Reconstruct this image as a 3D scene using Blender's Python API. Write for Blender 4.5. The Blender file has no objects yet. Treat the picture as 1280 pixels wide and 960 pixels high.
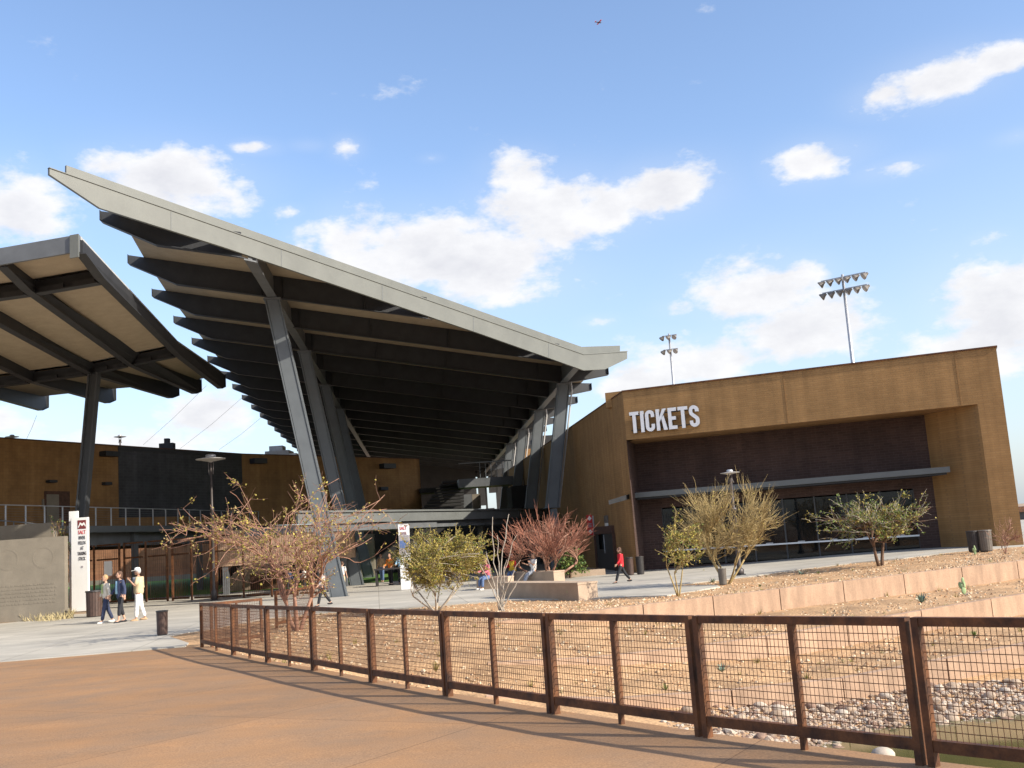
import bpy, bmesh, math, random
import numpy as np
from mathutils import Vector, Matrix, noise
random.seed(7)
R = math.radians
sc = bpy.context.scene
col = sc.collection

# ------------------------------------------------------------------ camera
F, ROLL, HY, CZ = 1290.0, R(4.0), 673.0, 2.05
PITCH = math.atan((HY - 480) * math.cos(ROLL) / F)
FW = Vector((0, math.cos(PITCH), math.sin(PITCH)))
R0 = Vector((1, 0, 0)); U0 = R0.cross(FW)
RT = R0 * math.cos(ROLL) - U0 * math.sin(ROLL)
UP = U0 * math.cos(ROLL) + R0 * math.sin(ROLL)
EYE = Vector((0, 0, CZ))
cd = bpy.data.cameras.new('camera'); cam = bpy.data.objects.new('camera', cd); col.objects.link(cam)
cd.sensor_width = 36; cd.lens = 36 * F / 1280; cd.clip_start = 0.1; cd.clip_end = 4000
M = Matrix((RT, UP, -FW)).transposed().to_4x4(); M.translation = EYE
cam.matrix_world = M
sc.camera = cam

# ------------------------------------------------------------------ sun and exposure
SUN_AZ, SUN_EL = 116.5, 32.0            # azimuth clockwise from +Y
sd = Vector((math.sin(R(SUN_AZ)) * math.cos(R(SUN_EL)), math.cos(R(SUN_AZ)) * math.cos(R(SUN_EL)), math.sin(R(SUN_EL))))
sl = bpy.data.lights.new('sun', 'SUN'); so = bpy.data.objects.new('sun', sl); col.objects.link(so)
sl.energy = 4.6; sl.angle = R(0.5); sl.color = (1.0, 0.93, 0.80)
so.rotation_euler = sd.to_track_quat('Z', 'Y').to_euler()
sc.view_settings.view_transform = 'Standard'; sc.view_settings.look = 'None'
sc.view_settings.gamma = 1; sc.view_settings.exposure = 0.6

# ------------------------------------------------------------------ pixel helpers (photograph pixels, 1280 x 960)
def ray(px, py): return FW * F + RT * (px - 640) - UP * (py - 480)
def at(px, py, Y): d = ray(px, py); return EYE + d * (Y / d.y)
def gz(px, py, z): d = ray(px, py); return EYE + d * ((z - CZ) / d.z)
def sstep(x, a, b):
    t = min(1, max(0, (x - a) / (b - a))); return t * t * (3 - 2 * t)
def G(x, y): return 0.30 * sstep(x, 6, 19)
def gg(px, py, dz=0):
    z = 0.0
    for _ in range(12):
        p = gz(px, py, z + dz); z = G(p.x, p.y)
    return gz(px, py, z + dz)
def horizon(px): return 673 - (px - 640) * math.tan(ROLL)

# ------------------------------------------------------------------ sky
def make_world():
    w = bpy.data.worlds.new('World'); sc.world = w; w.use_nodes = True
    nt = w.node_tree; N = nt.nodes; L = nt.links
    for n in list(N): N.remove(n)
    def nd(t, **k):
        n = N.new(t)
        for a, b in k.items(): setattr(n, a, b)
        return n
    def m(op, a, b=None, c=None, clamp=False):
        n = nd('ShaderNodeMath', operation=op, use_clamp=clamp)
        for i, v in enumerate((a, b, c)):
            if v is None: continue
            if isinstance(v, (int, float)): n.inputs[i].default_value = v
            else: L.new(v, n.inputs[i])
        return n.outputs[0]
    out = nd('ShaderNodeOutputWorld'); bg = nd('ShaderNodeBackground')
    sky = nd('ShaderNodeTexSky', sky_type='NISHITA', sun_disc=False, sun_elevation=R(SUN_EL), sun_rotation=R(SUN_AZ))
    sky.air_density = 1.0; sky.dust_density = 1.6; sky.ozone_density = 1.6; sky.altitude = 300
    tc = nd('ShaderNodeTexCoord'); sx = nd('ShaderNodeSeparateXYZ'); L.new(tc.outputs['Generated'], sx.inputs[0])
    X, Y, Z = sx.outputs
    az = m('ARCTAN2', X, Y); el = m('ARCSINE', Z)
    def noise_tex(scale, detail, rough, off=(0, 0, 0), st=(1, 1, 1.9)):
        mp = nd('ShaderNodeMapping'); mp.inputs['Location'].default_value = off; mp.inputs['Scale'].default_value = st
        L.new(tc.outputs['Generated'], mp.inputs[0])
        n = nd('ShaderNodeTexNoise'); n.inputs['Scale'].default_value = scale; n.inputs['Detail'].default_value = detail
        n.inputs['Roughness'].default_value = rough; L.new(mp.outputs[0], n.inputs['Vector'])
        return n.outputs[0]
    # individual clouds: centre and half-size in azimuth / elevation
    blobs = [(215,228,100,46,1),(150,205,60,25,.75),(20,255,60,50,.9),(15,215,40,22,.6),(545,318,165,55,1.05),(690,262,110,52,1),(650,215,50,30,.8),(820,238,80,36,1.08),(760,255,70,40,1.0),
             (440,300,60,48,.9),(620,345,110,45,1),(385,300,40,30,.6),(1180,95,78,30,1.0),(1255,72,70,20,.95),(1105,120,45,22,.85),(1015,202,52,26,1.0),(1040,195,50,22,.6),
             (950,365,80,42,1.05),(1000,345,45,26,.9),(1000,415,110,45,1),(880,450,120,36,.95),(800,470,80,30,.9),(1240,375,85,60,1.0),(1180,365,45,25,.6),
             (1250,430,110,50,.9),(270,525,85,40,.85),(130,560,120,34,.85),(30,530,90,30,.7),(315,185,34,11,.8),(432,185,20,14,.75),(150,190,26,9,.5),(1110,212,55,13,.55),
             (360,265,26,12,.55),(850,385,34,14,.5),(745,402,28,10,.5),(1275,170,26,9,.6),(540,198,16,6,.4),(385,182,26,8,.5),(1235,300,34,14,.5)]
    tot = None
    for (px, py, rx, ry, s) in blobs:
        d = ray(px, py).normalized()
        a0 = math.atan2(d.x, d.y); e0 = math.asin(d.z)
        tilt = -math.tan(ROLL)                       # clouds lie level in the world
        u = m('MULTIPLY', m('SUBTRACT', az, a0), F / rx * math.cos(e0)); v = m('MULTIPLY', m('SUBTRACT', el, e0), F / ry)
        r2 = m('ADD', m('MULTIPLY', u, u), m('MULTIPLY', v, v))
        g = m('MULTIPLY', m('POWER', 2.718, m('MULTIPLY', r2, -1.05)), s * .95)
        tot = g if tot is None else m('MAXIMUM', tot, g)
    n1 = noise_tex(12, 10, .6); n2 = noise_tex(12, 10, .6, off=(.018, -.008, .02)); n3 = noise_tex(2.1, 4, .5, off=(3, 1, 0)); n4 = noise_tex(28, 6, .62, off=(2, 5, 0))
    # elsewhere: the same kind of scattered cumulus from noise alone, faded out inside the placed area
    infront = m('MULTIPLY', m('SUBTRACT', m('DIVIDE', Y, m('MAXIMUM', m('SQRT', m('SUBTRACT', 1.0, m('MULTIPLY', Z, Z))), .01)), .70), 6.0, clamp=True)
    gen = m('MULTIPLY', m('MULTIPLY', m('SUBTRACT', n3, .50), 5.0, clamp=True), m('SUBTRACT', 1.0, infront))
    cov = m('MAXIMUM', tot, gen)
    nn = m('ADD', m('MULTIPLY', m('SUBTRACT', n1, .5), 1.75), m('MULTIPLY', m('SUBTRACT', n4, .5), .85))
    dens = m('ADD', cov, nn)
    mask = nd('ShaderNodeMapRange', interpolation_type='SMOOTHSTEP'); L.new(dens, mask.inputs[0])
    mask.inputs[1].default_value = .26; mask.inputs[2].default_value = .74
    veil = m('MULTIPLY', cov, .22)
    mk = m('MULTIPLY', m('MAXIMUM', mask.outputs[0], veil), .95)
    thick = nd('ShaderNodeMapRange'); L.new(m('ADD', dens, m('MULTIPLY', m('SUBTRACT', n2, n1), 2.5)), thick.inputs[0])
    thick.inputs[1].default_value = .45; thick.inputs[2].default_value = 1.35
    cc = nd('ShaderNodeMixRGB'); L.new(thick.outputs[0], cc.inputs[0])
    cc.inputs[1].default_value = (7.5, 7.45, 7.5, 1); cc.inputs[2].default_value = (5.9, 5.9, 6.2, 1)
    # air near the horizon: paler
    hz = nd('ShaderNodeMapRange'); L.new(Z, hz.inputs[0]); hz.inputs[1].default_value = 0.0; hz.inputs[2].default_value = .36
    hz.inputs[3].default_value = .55; hz.inputs[4].default_value = 0
    tint = nd('ShaderNodeMixRGB', blend_type='MULTIPLY'); tint.inputs[0].default_value = 1
    L.new(sky.outputs[0], tint.inputs[1]); tint.inputs[2].default_value = SKYTINT
    hm = nd('ShaderNodeMixRGB'); L.new(hz.outputs[0], hm.inputs[0]); L.new(tint.outputs[0], hm.inputs[1]); hm.inputs[2].default_value = (4.7, 5.35, 6.3, 1)
    mx = nd('ShaderNodeMixRGB'); L.new(mk, mx.inputs[0]); L.new(hm.outputs[0], mx.inputs[1]); L.new(cc.outputs[0], mx.inputs[2])
    L.new(mx.outputs[0], bg.inputs[0]); bg.inputs[1].default_value = 0.09
    L.new(bg.outputs[0], out.inputs[0])
SKYTINT = (1.9, 1.92, 2.0, 1)
make_world()

# ------------------------------------------------------------------ materials
MATS = {}
def mat(name, c, rough=.8, var=.15, scale=6, bump=0, metal=0, spec=.4, c2=None, stretch=(1, 1, 1), detail=6, fine=0, fscale=120):
    m_ = bpy.data.materials.new(name); m_.use_nodes = True; nt = m_.node_tree; N = nt.nodes; L = nt.links
    b = N['Principled BSDF']; b.inputs['Roughness'].default_value = rough; b.inputs['Metallic'].default_value = metal
    b.inputs['Specular IOR Level'].default_value = spec
    tc = N.new('ShaderNodeTexCoord'); mp = N.new('ShaderNodeMapping'); mp.inputs['Scale'].default_value = stretch
    L.new(tc.outputs['Object'], mp.inputs[0])
    n = N.new('ShaderNodeTexNoise'); n.inputs['Scale'].default_value = scale; n.inputs['Detail'].default_value = detail; n.inputs['Roughness'].default_value = .6
    L.new(mp.outputs[0], n.inputs['Vector'])
    rp = N.new('ShaderNodeValToRGB'); L.new(n.outputs[0], rp.inputs[0])
    lo = tuple(x * (1 - var) for x in c); hi = tuple(x * (1 + var) for x in (c2 or c))
    rp.color_ramp.elements[0].position = .32; rp.color_ramp.elements[1].position = .68
    rp.color_ramp.elements[0].color = (*lo, 1); rp.color_ramp.elements[1].color = (*hi, 1)
    o = rp.outputs[0]
    if fine:
        f = N.new('ShaderNodeTexNoise'); f.inputs['Scale'].default_value = fscale; f.inputs['Detail'].default_value = 3; L.new(tc.outputs['Object'], f.inputs['Vector'])
        mr = N.new('ShaderNodeMapRange'); L.new(f.outputs[0], mr.inputs[0]); mr.inputs[1].default_value = .3; mr.inputs[2].default_value = .7
        mr.inputs[3].default_value = 1 - fine; mr.inputs[4].default_value = 1 + fine
        mu = N.new('ShaderNodeMixRGB'); mu.blend_type = 'MULTIPLY'; mu.inputs[0].default_value = 1; L.new(o, mu.inputs[1]); L.new(mr.outputs[0], mu.inputs[2]); o = mu.outputs[0]
    L.new(o, b.inputs['Base Color'])
    if bump:
        bp = N.new('ShaderNodeBump'); bp.inputs['Strength'].default_value = bump; bp.inputs['Distance'].default_value = .02
        n2 = N.new('ShaderNodeTexNoise'); n2.inputs['Scale'].default_value = scale * 5; n2.inputs['Detail'].default_value = 5; L.new(mp.outputs[0], n2.inputs['Vector'])
        L.new(n2.outputs[0], bp.inputs['Height']); L.new(bp.outputs[0], b.inputs['Normal'])
    MATS[name] = m_; return m_
def brickmat(name, c1, c2, mortar, bw=.4, bh=.2, ms=.012, var=.25, bump=.5, rough=.85):
    """brick laid in the wall's own local frame (x along the wall, z up)"""
    m_ = bpy.data.materials.new(name); m_.use_nodes = True; nt = m_.node_tree; N = nt.nodes; L = nt.links
    b = N['Principled BSDF']; b.inputs['Roughness'].default_value = rough; b.inputs['Specular IOR Level'].default_value = .3
    tc = N.new('ShaderNodeTexCoord'); s = N.new('ShaderNodeSeparateXYZ'); L.new(tc.outputs['Object'], s.inputs[0])
    ad = N.new('ShaderNodeMath'); ad.operation = 'ADD'; L.new(s.outputs[0], ad.inputs[0]); L.new(s.outputs[1], ad.inputs[1])
    cb = N.new('ShaderNodeCombineXYZ'); L.new(ad.outputs[0], cb.inputs[0]); L.new(s.outputs[2], cb.inputs[1])
    br = N.new('ShaderNodeTexBrick'); L.new(cb.outputs[0], br.inputs['Vector'])
    br.inputs['Scale'].default_value = 1; br.inputs['Brick Width'].default_value = bw; br.inputs['Row Height'].default_value = bh
    br.inputs['Mortar Size'].default_value = ms; br.inputs['Mortar Smooth'].default_value = .2; br.inputs['Bias'].default_value = 0
    br.inputs['Color1'].default_value = (*c1, 1); br.inputs['Color2'].default_value = (*c2, 1); br.inputs['Mortar'].default_value = (*mortar, 1)
    n = N.new('ShaderNodeTexNoise'); n.inputs['Scale'].default_value = .45; n.inputs['Detail'].default_value = 8; n.inputs['Roughness'].default_value = .65; L.new(tc.outputs['Object'], n.inputs['Vector'])
    mr = N.new('ShaderNodeMapRange'); L.new(n.outputs[0], mr.inputs[0]); mr.inputs[1].default_value = .3; mr.inputs[2].default_value = .7; mr.inputs[3].default_value = 1 - var; mr.inputs[4].default_value = 1 + var
    mu = N.new('ShaderNodeMixRGB'); mu.blend_type = 'MULTIPLY'; mu.inputs[0].default_value = 1; L.new(br.outputs[0], mu.inputs[1]); L.new(mr.outputs[0], mu.inputs[2])
    sm = N.new('ShaderNodeMapping'); sm.inputs['Scale'].default_value = (1.7, 1.7, .10); L.new(tc.outputs['Object'], sm.inputs[0])
    sn = N.new('ShaderNodeTexNoise'); sn.inputs['Scale'].default_value = 1.3; sn.inputs['Detail'].default_value = 6; L.new(sm.outputs[0], sn.inputs['Vector'])
    sr = N.new('ShaderNodeMapRange'); L.new(sn.outputs[0], sr.inputs[0]); sr.inputs[1].default_value = .35; sr.inputs[2].default_value = .7; sr.inputs[3].default_value = .86; sr.inputs[4].default_value = 1.10
    s2 = N.new('ShaderNodeMixRGB'); s2.blend_type = 'MULTIPLY'; s2.inputs[0].default_value = 1; L.new(mu.outputs[0], s2.inputs[1]); L.new(sr.outputs[0], s2.inputs[2])
    L.new(s2.outputs[0], b.inputs['Base Color'])
    bp = N.new('ShaderNodeBump'); bp.inputs['Strength'].default_value = bump; bp.inputs['Distance'].default_value = .02; bp.invert = True
    L.new(br.outputs['Fac'], bp.inputs['Height']); L.new(bp.outputs[0], b.inputs['Normal'])
    MATS[name] = m_; return m_
def slabmat(name, c, jx, jy, var=.12, rot=0, jw=.012, stain=.25, fine=.10, c2=None):
    """poured concrete with saw-cut joints every jx, jy metres"""
    m_ = mat(name, c, .85, var, .5 if c2 is None else 1.1, fine=fine, fscale=60, c2=c2, detail=10); nt = m_.node_tree; N = nt.nodes; L = nt.links
    b = N['Principled BSDF']; src = b.inputs['Base Color'].links[0].from_socket
    tc = N.new('ShaderNodeTexCoord'); mp = N.new('ShaderNodeMapping'); mp.inputs['Rotation'].default_value = (0, 0, rot); L.new(tc.outputs['Object'], mp.inputs[0])
    br = N.new('ShaderNodeTexBrick'); br.offset = 0; br.inputs['Scale'].default_value = 1; br.inputs['Brick Width'].default_value = jx; br.inputs['Row Height'].default_value = jy
    br.inputs['Mortar Size'].default_value = jw; br.inputs['Color1'].default_value = (.93, .93, .93, 1); br.inputs['Color2'].default_value = (1.06, 1.05, 1.03, 1); br.inputs['Mortar'].default_value = (.55, .53, .5, 1)
    L.new(mp.outputs[0], br.inputs['Vector'])
    mu = N.new('ShaderNodeMixRGB'); mu.blend_type = 'MULTIPLY'; mu.inputs[0].default_value = 1; L.new(src, mu.inputs[1]); L.new(br.outputs[0], mu.inputs[2])
    n = N.new('ShaderNodeTexNoise'); n.inputs['Scale'].default_value = .35; n.inputs['Detail'].default_value = 9; n.inputs['Roughness'].default_value = .7; n.inputs['Distortion'].default_value = 1.2
    st = N.new('ShaderNodeMapping'); st.inputs['Scale'].default_value = (.5, 1.6, 1); L.new(tc.outputs['Object'], st.inputs[0]); L.new(st.outputs[0], n.inputs['Vector'])
    mr = N.new('ShaderNodeMapRange'); L.new(n.outputs[0], mr.inputs[0]); mr.inputs[1].default_value = .35; mr.inputs[2].default_value = .65; mr.inputs[3].default_value = 1 - stain; mr.inputs[4].default_value = 1.05
    m2 = N.new('ShaderNodeMixRGB'); m2.blend_type = 'MULTIPLY'; m2.inputs[0].default_value = 1; L.new(mu.outputs[0], m2.inputs[1]); L.new(mr.outputs[0], m2.inputs[2])
    L.new(m2.outputs[0], b.inputs['Base Color']); return m_

brickmat('rust_brick', (.30, .14, .07), (.25, .11, .055), (.2, .1, .06), .8, .4, .02)
mat('steel_ledge', (.13, .135, .13), .5, .1, 1)
mat('steel_col_dark', (.05, .052, .055), .5, .1, 1)
mat('steel_fascia', (.135, .137, .12), .5, .10, .8, spec=.5)
mat('steel_column', (.105, .115, .122), .5, .10, 1.2, spec=.5)
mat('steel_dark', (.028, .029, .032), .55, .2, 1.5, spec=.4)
mat('steel_mid', (.12, .125, .13), .5, .15, 1.5)
mat('soffit', (.37, .295, .20), .85, .08, 2, fine=.06, fscale=20)
mat('roof_metal', (.45, .45, .43), .45, .08, 2)
brickmat('tan_brick', (.335, .19, .076), (.30, .167, .065), (.26, .15, .066), .40, .10, .010, var=.20, bump=.35)
brickmat('brown_brick', (.30, .165, .066), (.27, .148, .058), (.24, .135, .06), .4, .2, .012)
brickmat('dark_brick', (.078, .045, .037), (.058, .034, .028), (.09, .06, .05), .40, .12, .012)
brickmat('charcoal_brick', (.062, .062, .064), (.05, .05, .053), (.07, .07, .07), .4, .2, .012)
mat('concrete_pink', (.41, .27, .178), .85, .22, 1.6, bump=.15, fine=.10, fscale=30, stretch=(2.2, 2.2, .5))
mat('reflection_grey', (.30, .31, .32), .8, .05, 3)
mat('concrete_grey', (.205, .175, .135), .85, .12, 1.5, bump=.1, fine=.08, fscale=30)
mat('concrete_warm', (.42, .31, .22), .85, .14, 1.6, bump=.1, fine=.08, fscale=30)
slabmat('plaza_concrete', (.445, .41, .35), 3.0, 3.0, rot=R(-8))
slabmat('deck_concrete', (.292, .178, .10), 3.1, 4.6, rot=R(31), jw=.007, stain=.12, fine=.26, var=.05, c2=(.345, .182, .08))
mat('rust', (.065, .024, .010), .65, .35, 5, bump=.2, c2=(.125, .046, .014), fine=.15, fscale=50)
mat('rust_dark', (.085, .04, .025), .75, .3, 6)
mat('rust_wire', (.11, .05, .025), .7, .3, 8)
mat('gravel_soil', (.41, .25, .128), .95, .30, 1.1, bump=.8, fine=.35, fscale=22)
mat('pebble_a', (.47, .31, .18), .9, .2, 9); mat('pebble_b', (.40, .22, .11), .9, .2, 9); mat('pebble_c', (.55, .42, .28), .9, .2, 9)
mat('rock_a', (.30, .215, .15), .85, .25, 6, bump=.3); mat('rock_b', (.38, .28, .20), .85, .2, 6, bump=.3); mat('rock_c', (.24, .15, .105), .85, .25, 6, bump=.3); mat('rock_d', (.46, .38, .30), .85, .15, 6, bump=.3)
mat('dirt', (.33, .23, .15), .95, .2, .3)
mat('lawn', (.11, .22, .035), .95, .2, .6, fine=.25, fscale=3)
mat('white_paint', (.80, .80, .78), .5, .03, 2); mat('letter_face', (.72, .72, .74), .4, .03, 4); mat('letter_side', (.25, .25, .26), .4, .05, 4)
mat('sign_white', (.82, .80, .77), .5, .03, 2); mat('sign_red', (.55, .03, .03), .5, .08, 3); mat('sign_maroon', (.20, .04, .04), .5, .08, 3); mat('sign_black', (.05, .04, .04), .6, .05, 3); mat('sign_grey', (.33, .3, .31), .6, .05, 3); mat('sign_blue', (.10, .16, .34), .6, .05, 3)
mat('bin_brown', (.075, .045, .035), .55, .2, 6); mat('bin_dark', (.04, .035, .033), .5, .2, 6); mat('bin_steel', (.16, .14, .12), .4, .15, 4, metal=.3)
mat('lamp_pole', (.075, .062, .058), .45, .12, 4, metal=.2); mat('lamp_shade', (.42, .40, .38), .4, .08, 4); mat('lamp_lens', (.75, .74, .70), .4, .03, 4)
mat('galv', (.45, .45, .46), .4, .1, 3, metal=.4)
mat('bark_pink', (.29, .155, .105), .9, .3, 8); mat('bark_yellow', (.34, .25, .11), .9, .3, 8); mat('bark_red', (.30, .125, .08), .9, .3, 8); mat('bark_grey', (.36, .31, .25), .9, .3, 8); mat('bark_dark', (.13, .075, .045), .9, .3, 8)
mat('leaf_olive', (.23, .19, .045), .8, .35, 3); mat('leaf_yellow', (.36, .29, .06), .8, .3, 3); mat('leaf_green', (.13, .17, .035), .8, .3, 3); mat('leaf_deep', (.06, .11, .03), .8, .3, 3)
mat('agave', (.20, .25, .18), .7, .2, 5); mat('cactus', (.28, .36, .17), .7, .2, 6); mat('dry_grass', (.42, .34, .18), .9, .25, 4)
mat('skin', (.52, .30, .20), .6, .05, 8); mat('skin_dark', (.36, .20, .13), .6, .05, 8); mat('eye', (.03, .02, .02), .3, 0, 5)
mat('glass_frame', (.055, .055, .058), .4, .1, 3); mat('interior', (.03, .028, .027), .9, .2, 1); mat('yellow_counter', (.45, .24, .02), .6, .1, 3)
def plain(name, c, rough=.8): return mat('cloth_' + name, c, rough, .12, 14, fine=.08, fscale=40)
for k, v in dict(cream=(.62, .56, .46), navy=(.035, .045, .09), denim=(.10, .15, .27), black=(.02, .02, .024), beige=(.55, .44, .27), white=(.78, .75, .70), red=(.62, .02, .03), yellow=(.72, .45, .04), palegrey=(.38, .40, .44),
                 tan=(.45, .30, .17), orange=(.70, .20, .03), skyblue=(.30, .48, .62), pink=(.5, .12, .15), brown=(.10, .055, .035), blonde=(.45, .28, .14), greyhair=(.42, .40, .38), green=(.42, .50, .22), stripe=(.42, .36, .33)).items(): plain(k, v)
def glassmat():
    m_ = bpy.data.materials.new('dark_glass'); m_.use_nodes = True; nt = m_.node_tree; N = nt.nodes; L = nt.links
    b = N['Principled BSDF']; b.inputs['Base Color'].default_value = (.012, .015, .017, 1); b.inputs['Roughness'].default_value = .03; b.inputs['Specular IOR Level'].default_value = .6
    tr = N.new('ShaderNodeBsdfTransparent'); tr.inputs[0].default_value = (.55, .58, .58, 1); mx = N.new('ShaderNodeMixShader'); mx.inputs[0].default_value = .55
    L.new(tr.outputs[0], mx.inputs[1]); L.new(b.outputs[0], mx.inputs[2]); L.new(mx.outputs[0], N['Material Output'].inputs[0]); MATS['glass'] = m_
glassmat()
def watermat():
    m_ = bpy.data.materials.new('pond_water'); m_.use_nodes = True; nt = m_.node_tree; N = nt.nodes; L = nt.links
    b = N['Principled BSDF']; b.inputs['Base Color'].default_value = (.085, .082, .028, 1); b.inputs['Roughness'].default_value = .08
    n = N.new('ShaderNodeTexNoise'); n.inputs['Scale'].default_value = 5; bp = N.new('ShaderNodeBump'); bp.inputs['Strength'].default_value = .12; L.new(n.outputs[0], bp.inputs['Height']); L.new(bp.outputs[0], b.inputs['Normal']); MATS['water'] = m_
watermat()

# ------------------------------------------------------------------ mesh builder
class MB:
    def __init__(s): s.v = []; s.f = []; s.m = []; s.cur = 0
    def add(s, vs, fs):
        o = len(s.v); s.v += [tuple(p) for p in vs]; s.f += [tuple(i + o for i in f) for f in fs]; s.m += [s.cur] * len(fs); return s
    def hexa(s, b, t):      # four bottom points, four top points (same order)
        return s.add(list(b) + list(t), [(3, 2, 1, 0), (4, 5, 6, 7), (0, 1, 5, 4), (1, 2, 6, 5), (2, 3, 7, 6), (3, 0, 4, 7)])
    def box(s, x0, x1, y0, y1, z0, z1):
        q = [(x0, y0), (x1, y0), (x1, y1), (x0, y1)]
        return s.hexa([(x, y, z0) for x, y in q], [(x, y, z1) for x, y in q])
    def prism(s, pts, off):  # polygon (3-D points) extruded by vector off
        n = len(pts); off = Vector(off); a = [Vector(p) for p in pts]
        return s.add(a + [p + off for p in a], [tuple(range(n))[::-1], tuple(range(n, 2 * n))] + [(i, (i + 1) % n, n + (i + 1) % n, n + i) for i in range(n)])
    def bar(s, p, q, w, h=None, up=(0, 0, 1)):   # rectangular bar between p and q
        p, q = Vector(p), Vector(q); d = (q - p).normalized(); h = h or w
        upv = Vector(up)
        if abs(d.dot(upv)) > .98: upv = Vector((0, 1, 0))
        x = d.cross(upv).normalized() * (w / 2); y = x.cross(d).normalized() * (h / 2)
        return s.hexa([p - x - y, p + x - y, p + x + y, p - x + y], [q - x - y, q + x - y, q + x + y, q - x + y])
    def tube(s, pts, rs, n=5, cap=True):
        P = [Vector(p) for p in pts]
        if not hasattr(rs, '__len__'): rs = [rs] * len(P)
        vs = []; ref = Vector((.31, .17, .93))
        for i, p in enumerate(P):
            d = (P[min(i + 1, len(P) - 1)] - P[max(i - 1, 0)])
            d = d.normalized() if d.length > 1e-9 else Vector((0, 0, 1))
            x = d.cross(ref)
            if x.length < .1: x = d.cross(Vector((1, 0, 0)))
            x.normalize(); y = d.cross(x)
            vs += [p + (x * math.cos(2 * math.pi * k / n) + y * math.sin(2 * math.pi * k / n)) * rs[i] for k in range(n)]
        fs = [(i * n + k, i * n + (k + 1) % n, (i + 1) * n + (k + 1) % n, (i + 1) * n + k) for i in range(len(P) - 1) for k in range(n)]
        if cap: fs += [tuple(range(n))[::-1], tuple((len(P) - 1) * n + k for k in range(n))]
        return s.add(vs, fs)
    def lathe(s, prof, n=16, c=(0, 0, 0)):
        vs = [(c[0] + r * math.cos(2 * math.pi * k / n), c[1] + r * math.sin(2 * math.pi * k / n), c[2] + z) for r, z in prof for k in range(n)]
        m_ = len(prof)
        fs = [(i * n + k, i * n + (k + 1) % n, (i + 1) * n + (k + 1) % n, (i + 1) * n + k) for i in range(m_ - 1) for k in range(n)] + [tuple(range(n))[::-1], tuple((m_ - 1) * n + k for k in range(n))]
        return s.add(vs, fs)
    def ell(s, c, r, nu=10, nv=7, rot=None):
        vs = []; fs = []
        for j in range(nv + 1):
            th = math.pi * j / nv
            for k in range(nu):
                ph = 2 * math.pi * k / nu
                p = Vector((r[0] * math.sin(th) * math.cos(ph), r[1] * math.sin(th) * math.sin(ph), r[2] * math.cos(th)))
                if rot: p = rot @ p
                vs.append(p + Vector(c))
        for j in range(nv):
            for k in range(nu): fs.append((j * nu + k, (j + 1) * nu + k, (j + 1) * nu + (k + 1) % nu, j * nu + (k + 1) % nu))
        return s.add(vs, fs)
    def mesh(s, name, mats):
        me = bpy.data.meshes.new(name); me.from_pydata(s.v, [], s.f)
        for m_ in (mats if isinstance(mats, (list, tuple)) else [mats]): me.materials.append(MATS[m_])
        if any(s.m): me.polygons.foreach_set('material_index', s.m)
        me.validate(); me.update(); return me
    def build(s, name, mats, parent=None, M=None, smooth=False, **props):
        me = s.mesh(name, mats)
        if smooth: me.polygons.foreach_set('use_smooth', [True] * len(me.polygons))
        return link(name, me, parent, M, **props)
def link(name, me, parent=None, M=None, **props):
    o = bpy.data.objects.new(name, me); col.objects.link(o)
    if parent is not None: o.parent = parent
    if M is not None: o.matrix_local = M
    for k, v in props.items():
        if v: o[k] = v
    return o
def thing(name, label, cat, loc=(0, 0, 0), rotz=0, group=None):
    o = bpy.data.objects.new(name, None); col.objects.link(o); o.location = loc; o.rotation_euler = (0, 0, rotz)
    o.empty_display_size = .3; o['label'] = label; o['category'] = cat
    if group: o['group'] = group
    return o
def tag(o, label, cat, group=None):
    o['label'] = label; o['category'] = cat
    if group: o['group'] = group
    return o
def copy_tree(o, parent=None):
    c = o.copy(); col.objects.link(c)
    if parent is not None: c.parent = parent
    for ch in list(o.children): copy_tree(ch, c)
    return c
def frame_to(origin, xdir):  # local frame: x along xdir (level), z up
    x = Vector((xdir[0], xdir[1], 0)).normalized(); y = Vector((-x.y, x.x, 0))
    M_ = Matrix((x, y, Vector((0, 0, 1)))).transposed().to_4x4(); M_.translation = Vector(origin); return M_
def rel(p, root): return Vector(p) - (root if isinstance(root, Vector) else root.location)
# ================================================================== GROUND
def nz(x, y, s, a): return noise.noise(Vector((x * s, y * s, 3.7))) * a
HX0, HX1, HY0, HY1 = -13.0, 44.0, -30.0, 45.0      # the basin beside the bridge is modelled by its own strips here
def ground():
    mb = MB(); B = 3000; z = -.25
    def q(x0, x1, y0, y1): mb.add([(x0, y0, z), (x1, y0, z), (x1, y1, z), (x0, y1, z)], [(0, 1, 2, 3)])
    q(-B, HX0, -B, B); q(HX1, B, -B, B); q(HX0, HX1, HY1, B); q(HX0, HX1, -B, HY0)
    mb.build('ground', 'dirt', kind='structure')
ground()
TX = [-13, -4, -1, 2, 6, 11, 18, 44]
def tb(*v): return lambda X: float(np.interp(X, TX, v))
z1 = tb(-.03, -.03, .03, .09, .17, .27, .40, .5); d1 = tb(0, 0, .0, .30, .56, .56, .50, .5)
z2 = tb(-.12, -.20, -.42, -.62, -.55, -.32, -.1, 0); d2 = tb(0, 0, .0, .15, .5, .5, .5, .5)
z3 = tb(-.22, -.42, -.80, -1.18, -1.25, -.92, -.75, -.7); d3 = tb(0, 0, .0, .15, .42, .42, .4, .4)
zn = tb(-.45, -.8, -1.2, -1.78, -2.35, -2.5, -2.5, -2.5)
def wline(a, b):
    p, q = gz(*a), gz(*b); k = (q.y - p.y) / (q.x - p.x)
    return lambda X: p.y + k * (X - p.x)
y1 = wline((700, 767, .07), (1280, 699, .36)); y2 = wline((927, 800, -.6), (1280, 739, -.22)); y3 = wline((1010, 852, -1.25), (1280, 800, -.9))
WT = .22                                            # retaining-wall thickness
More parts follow.
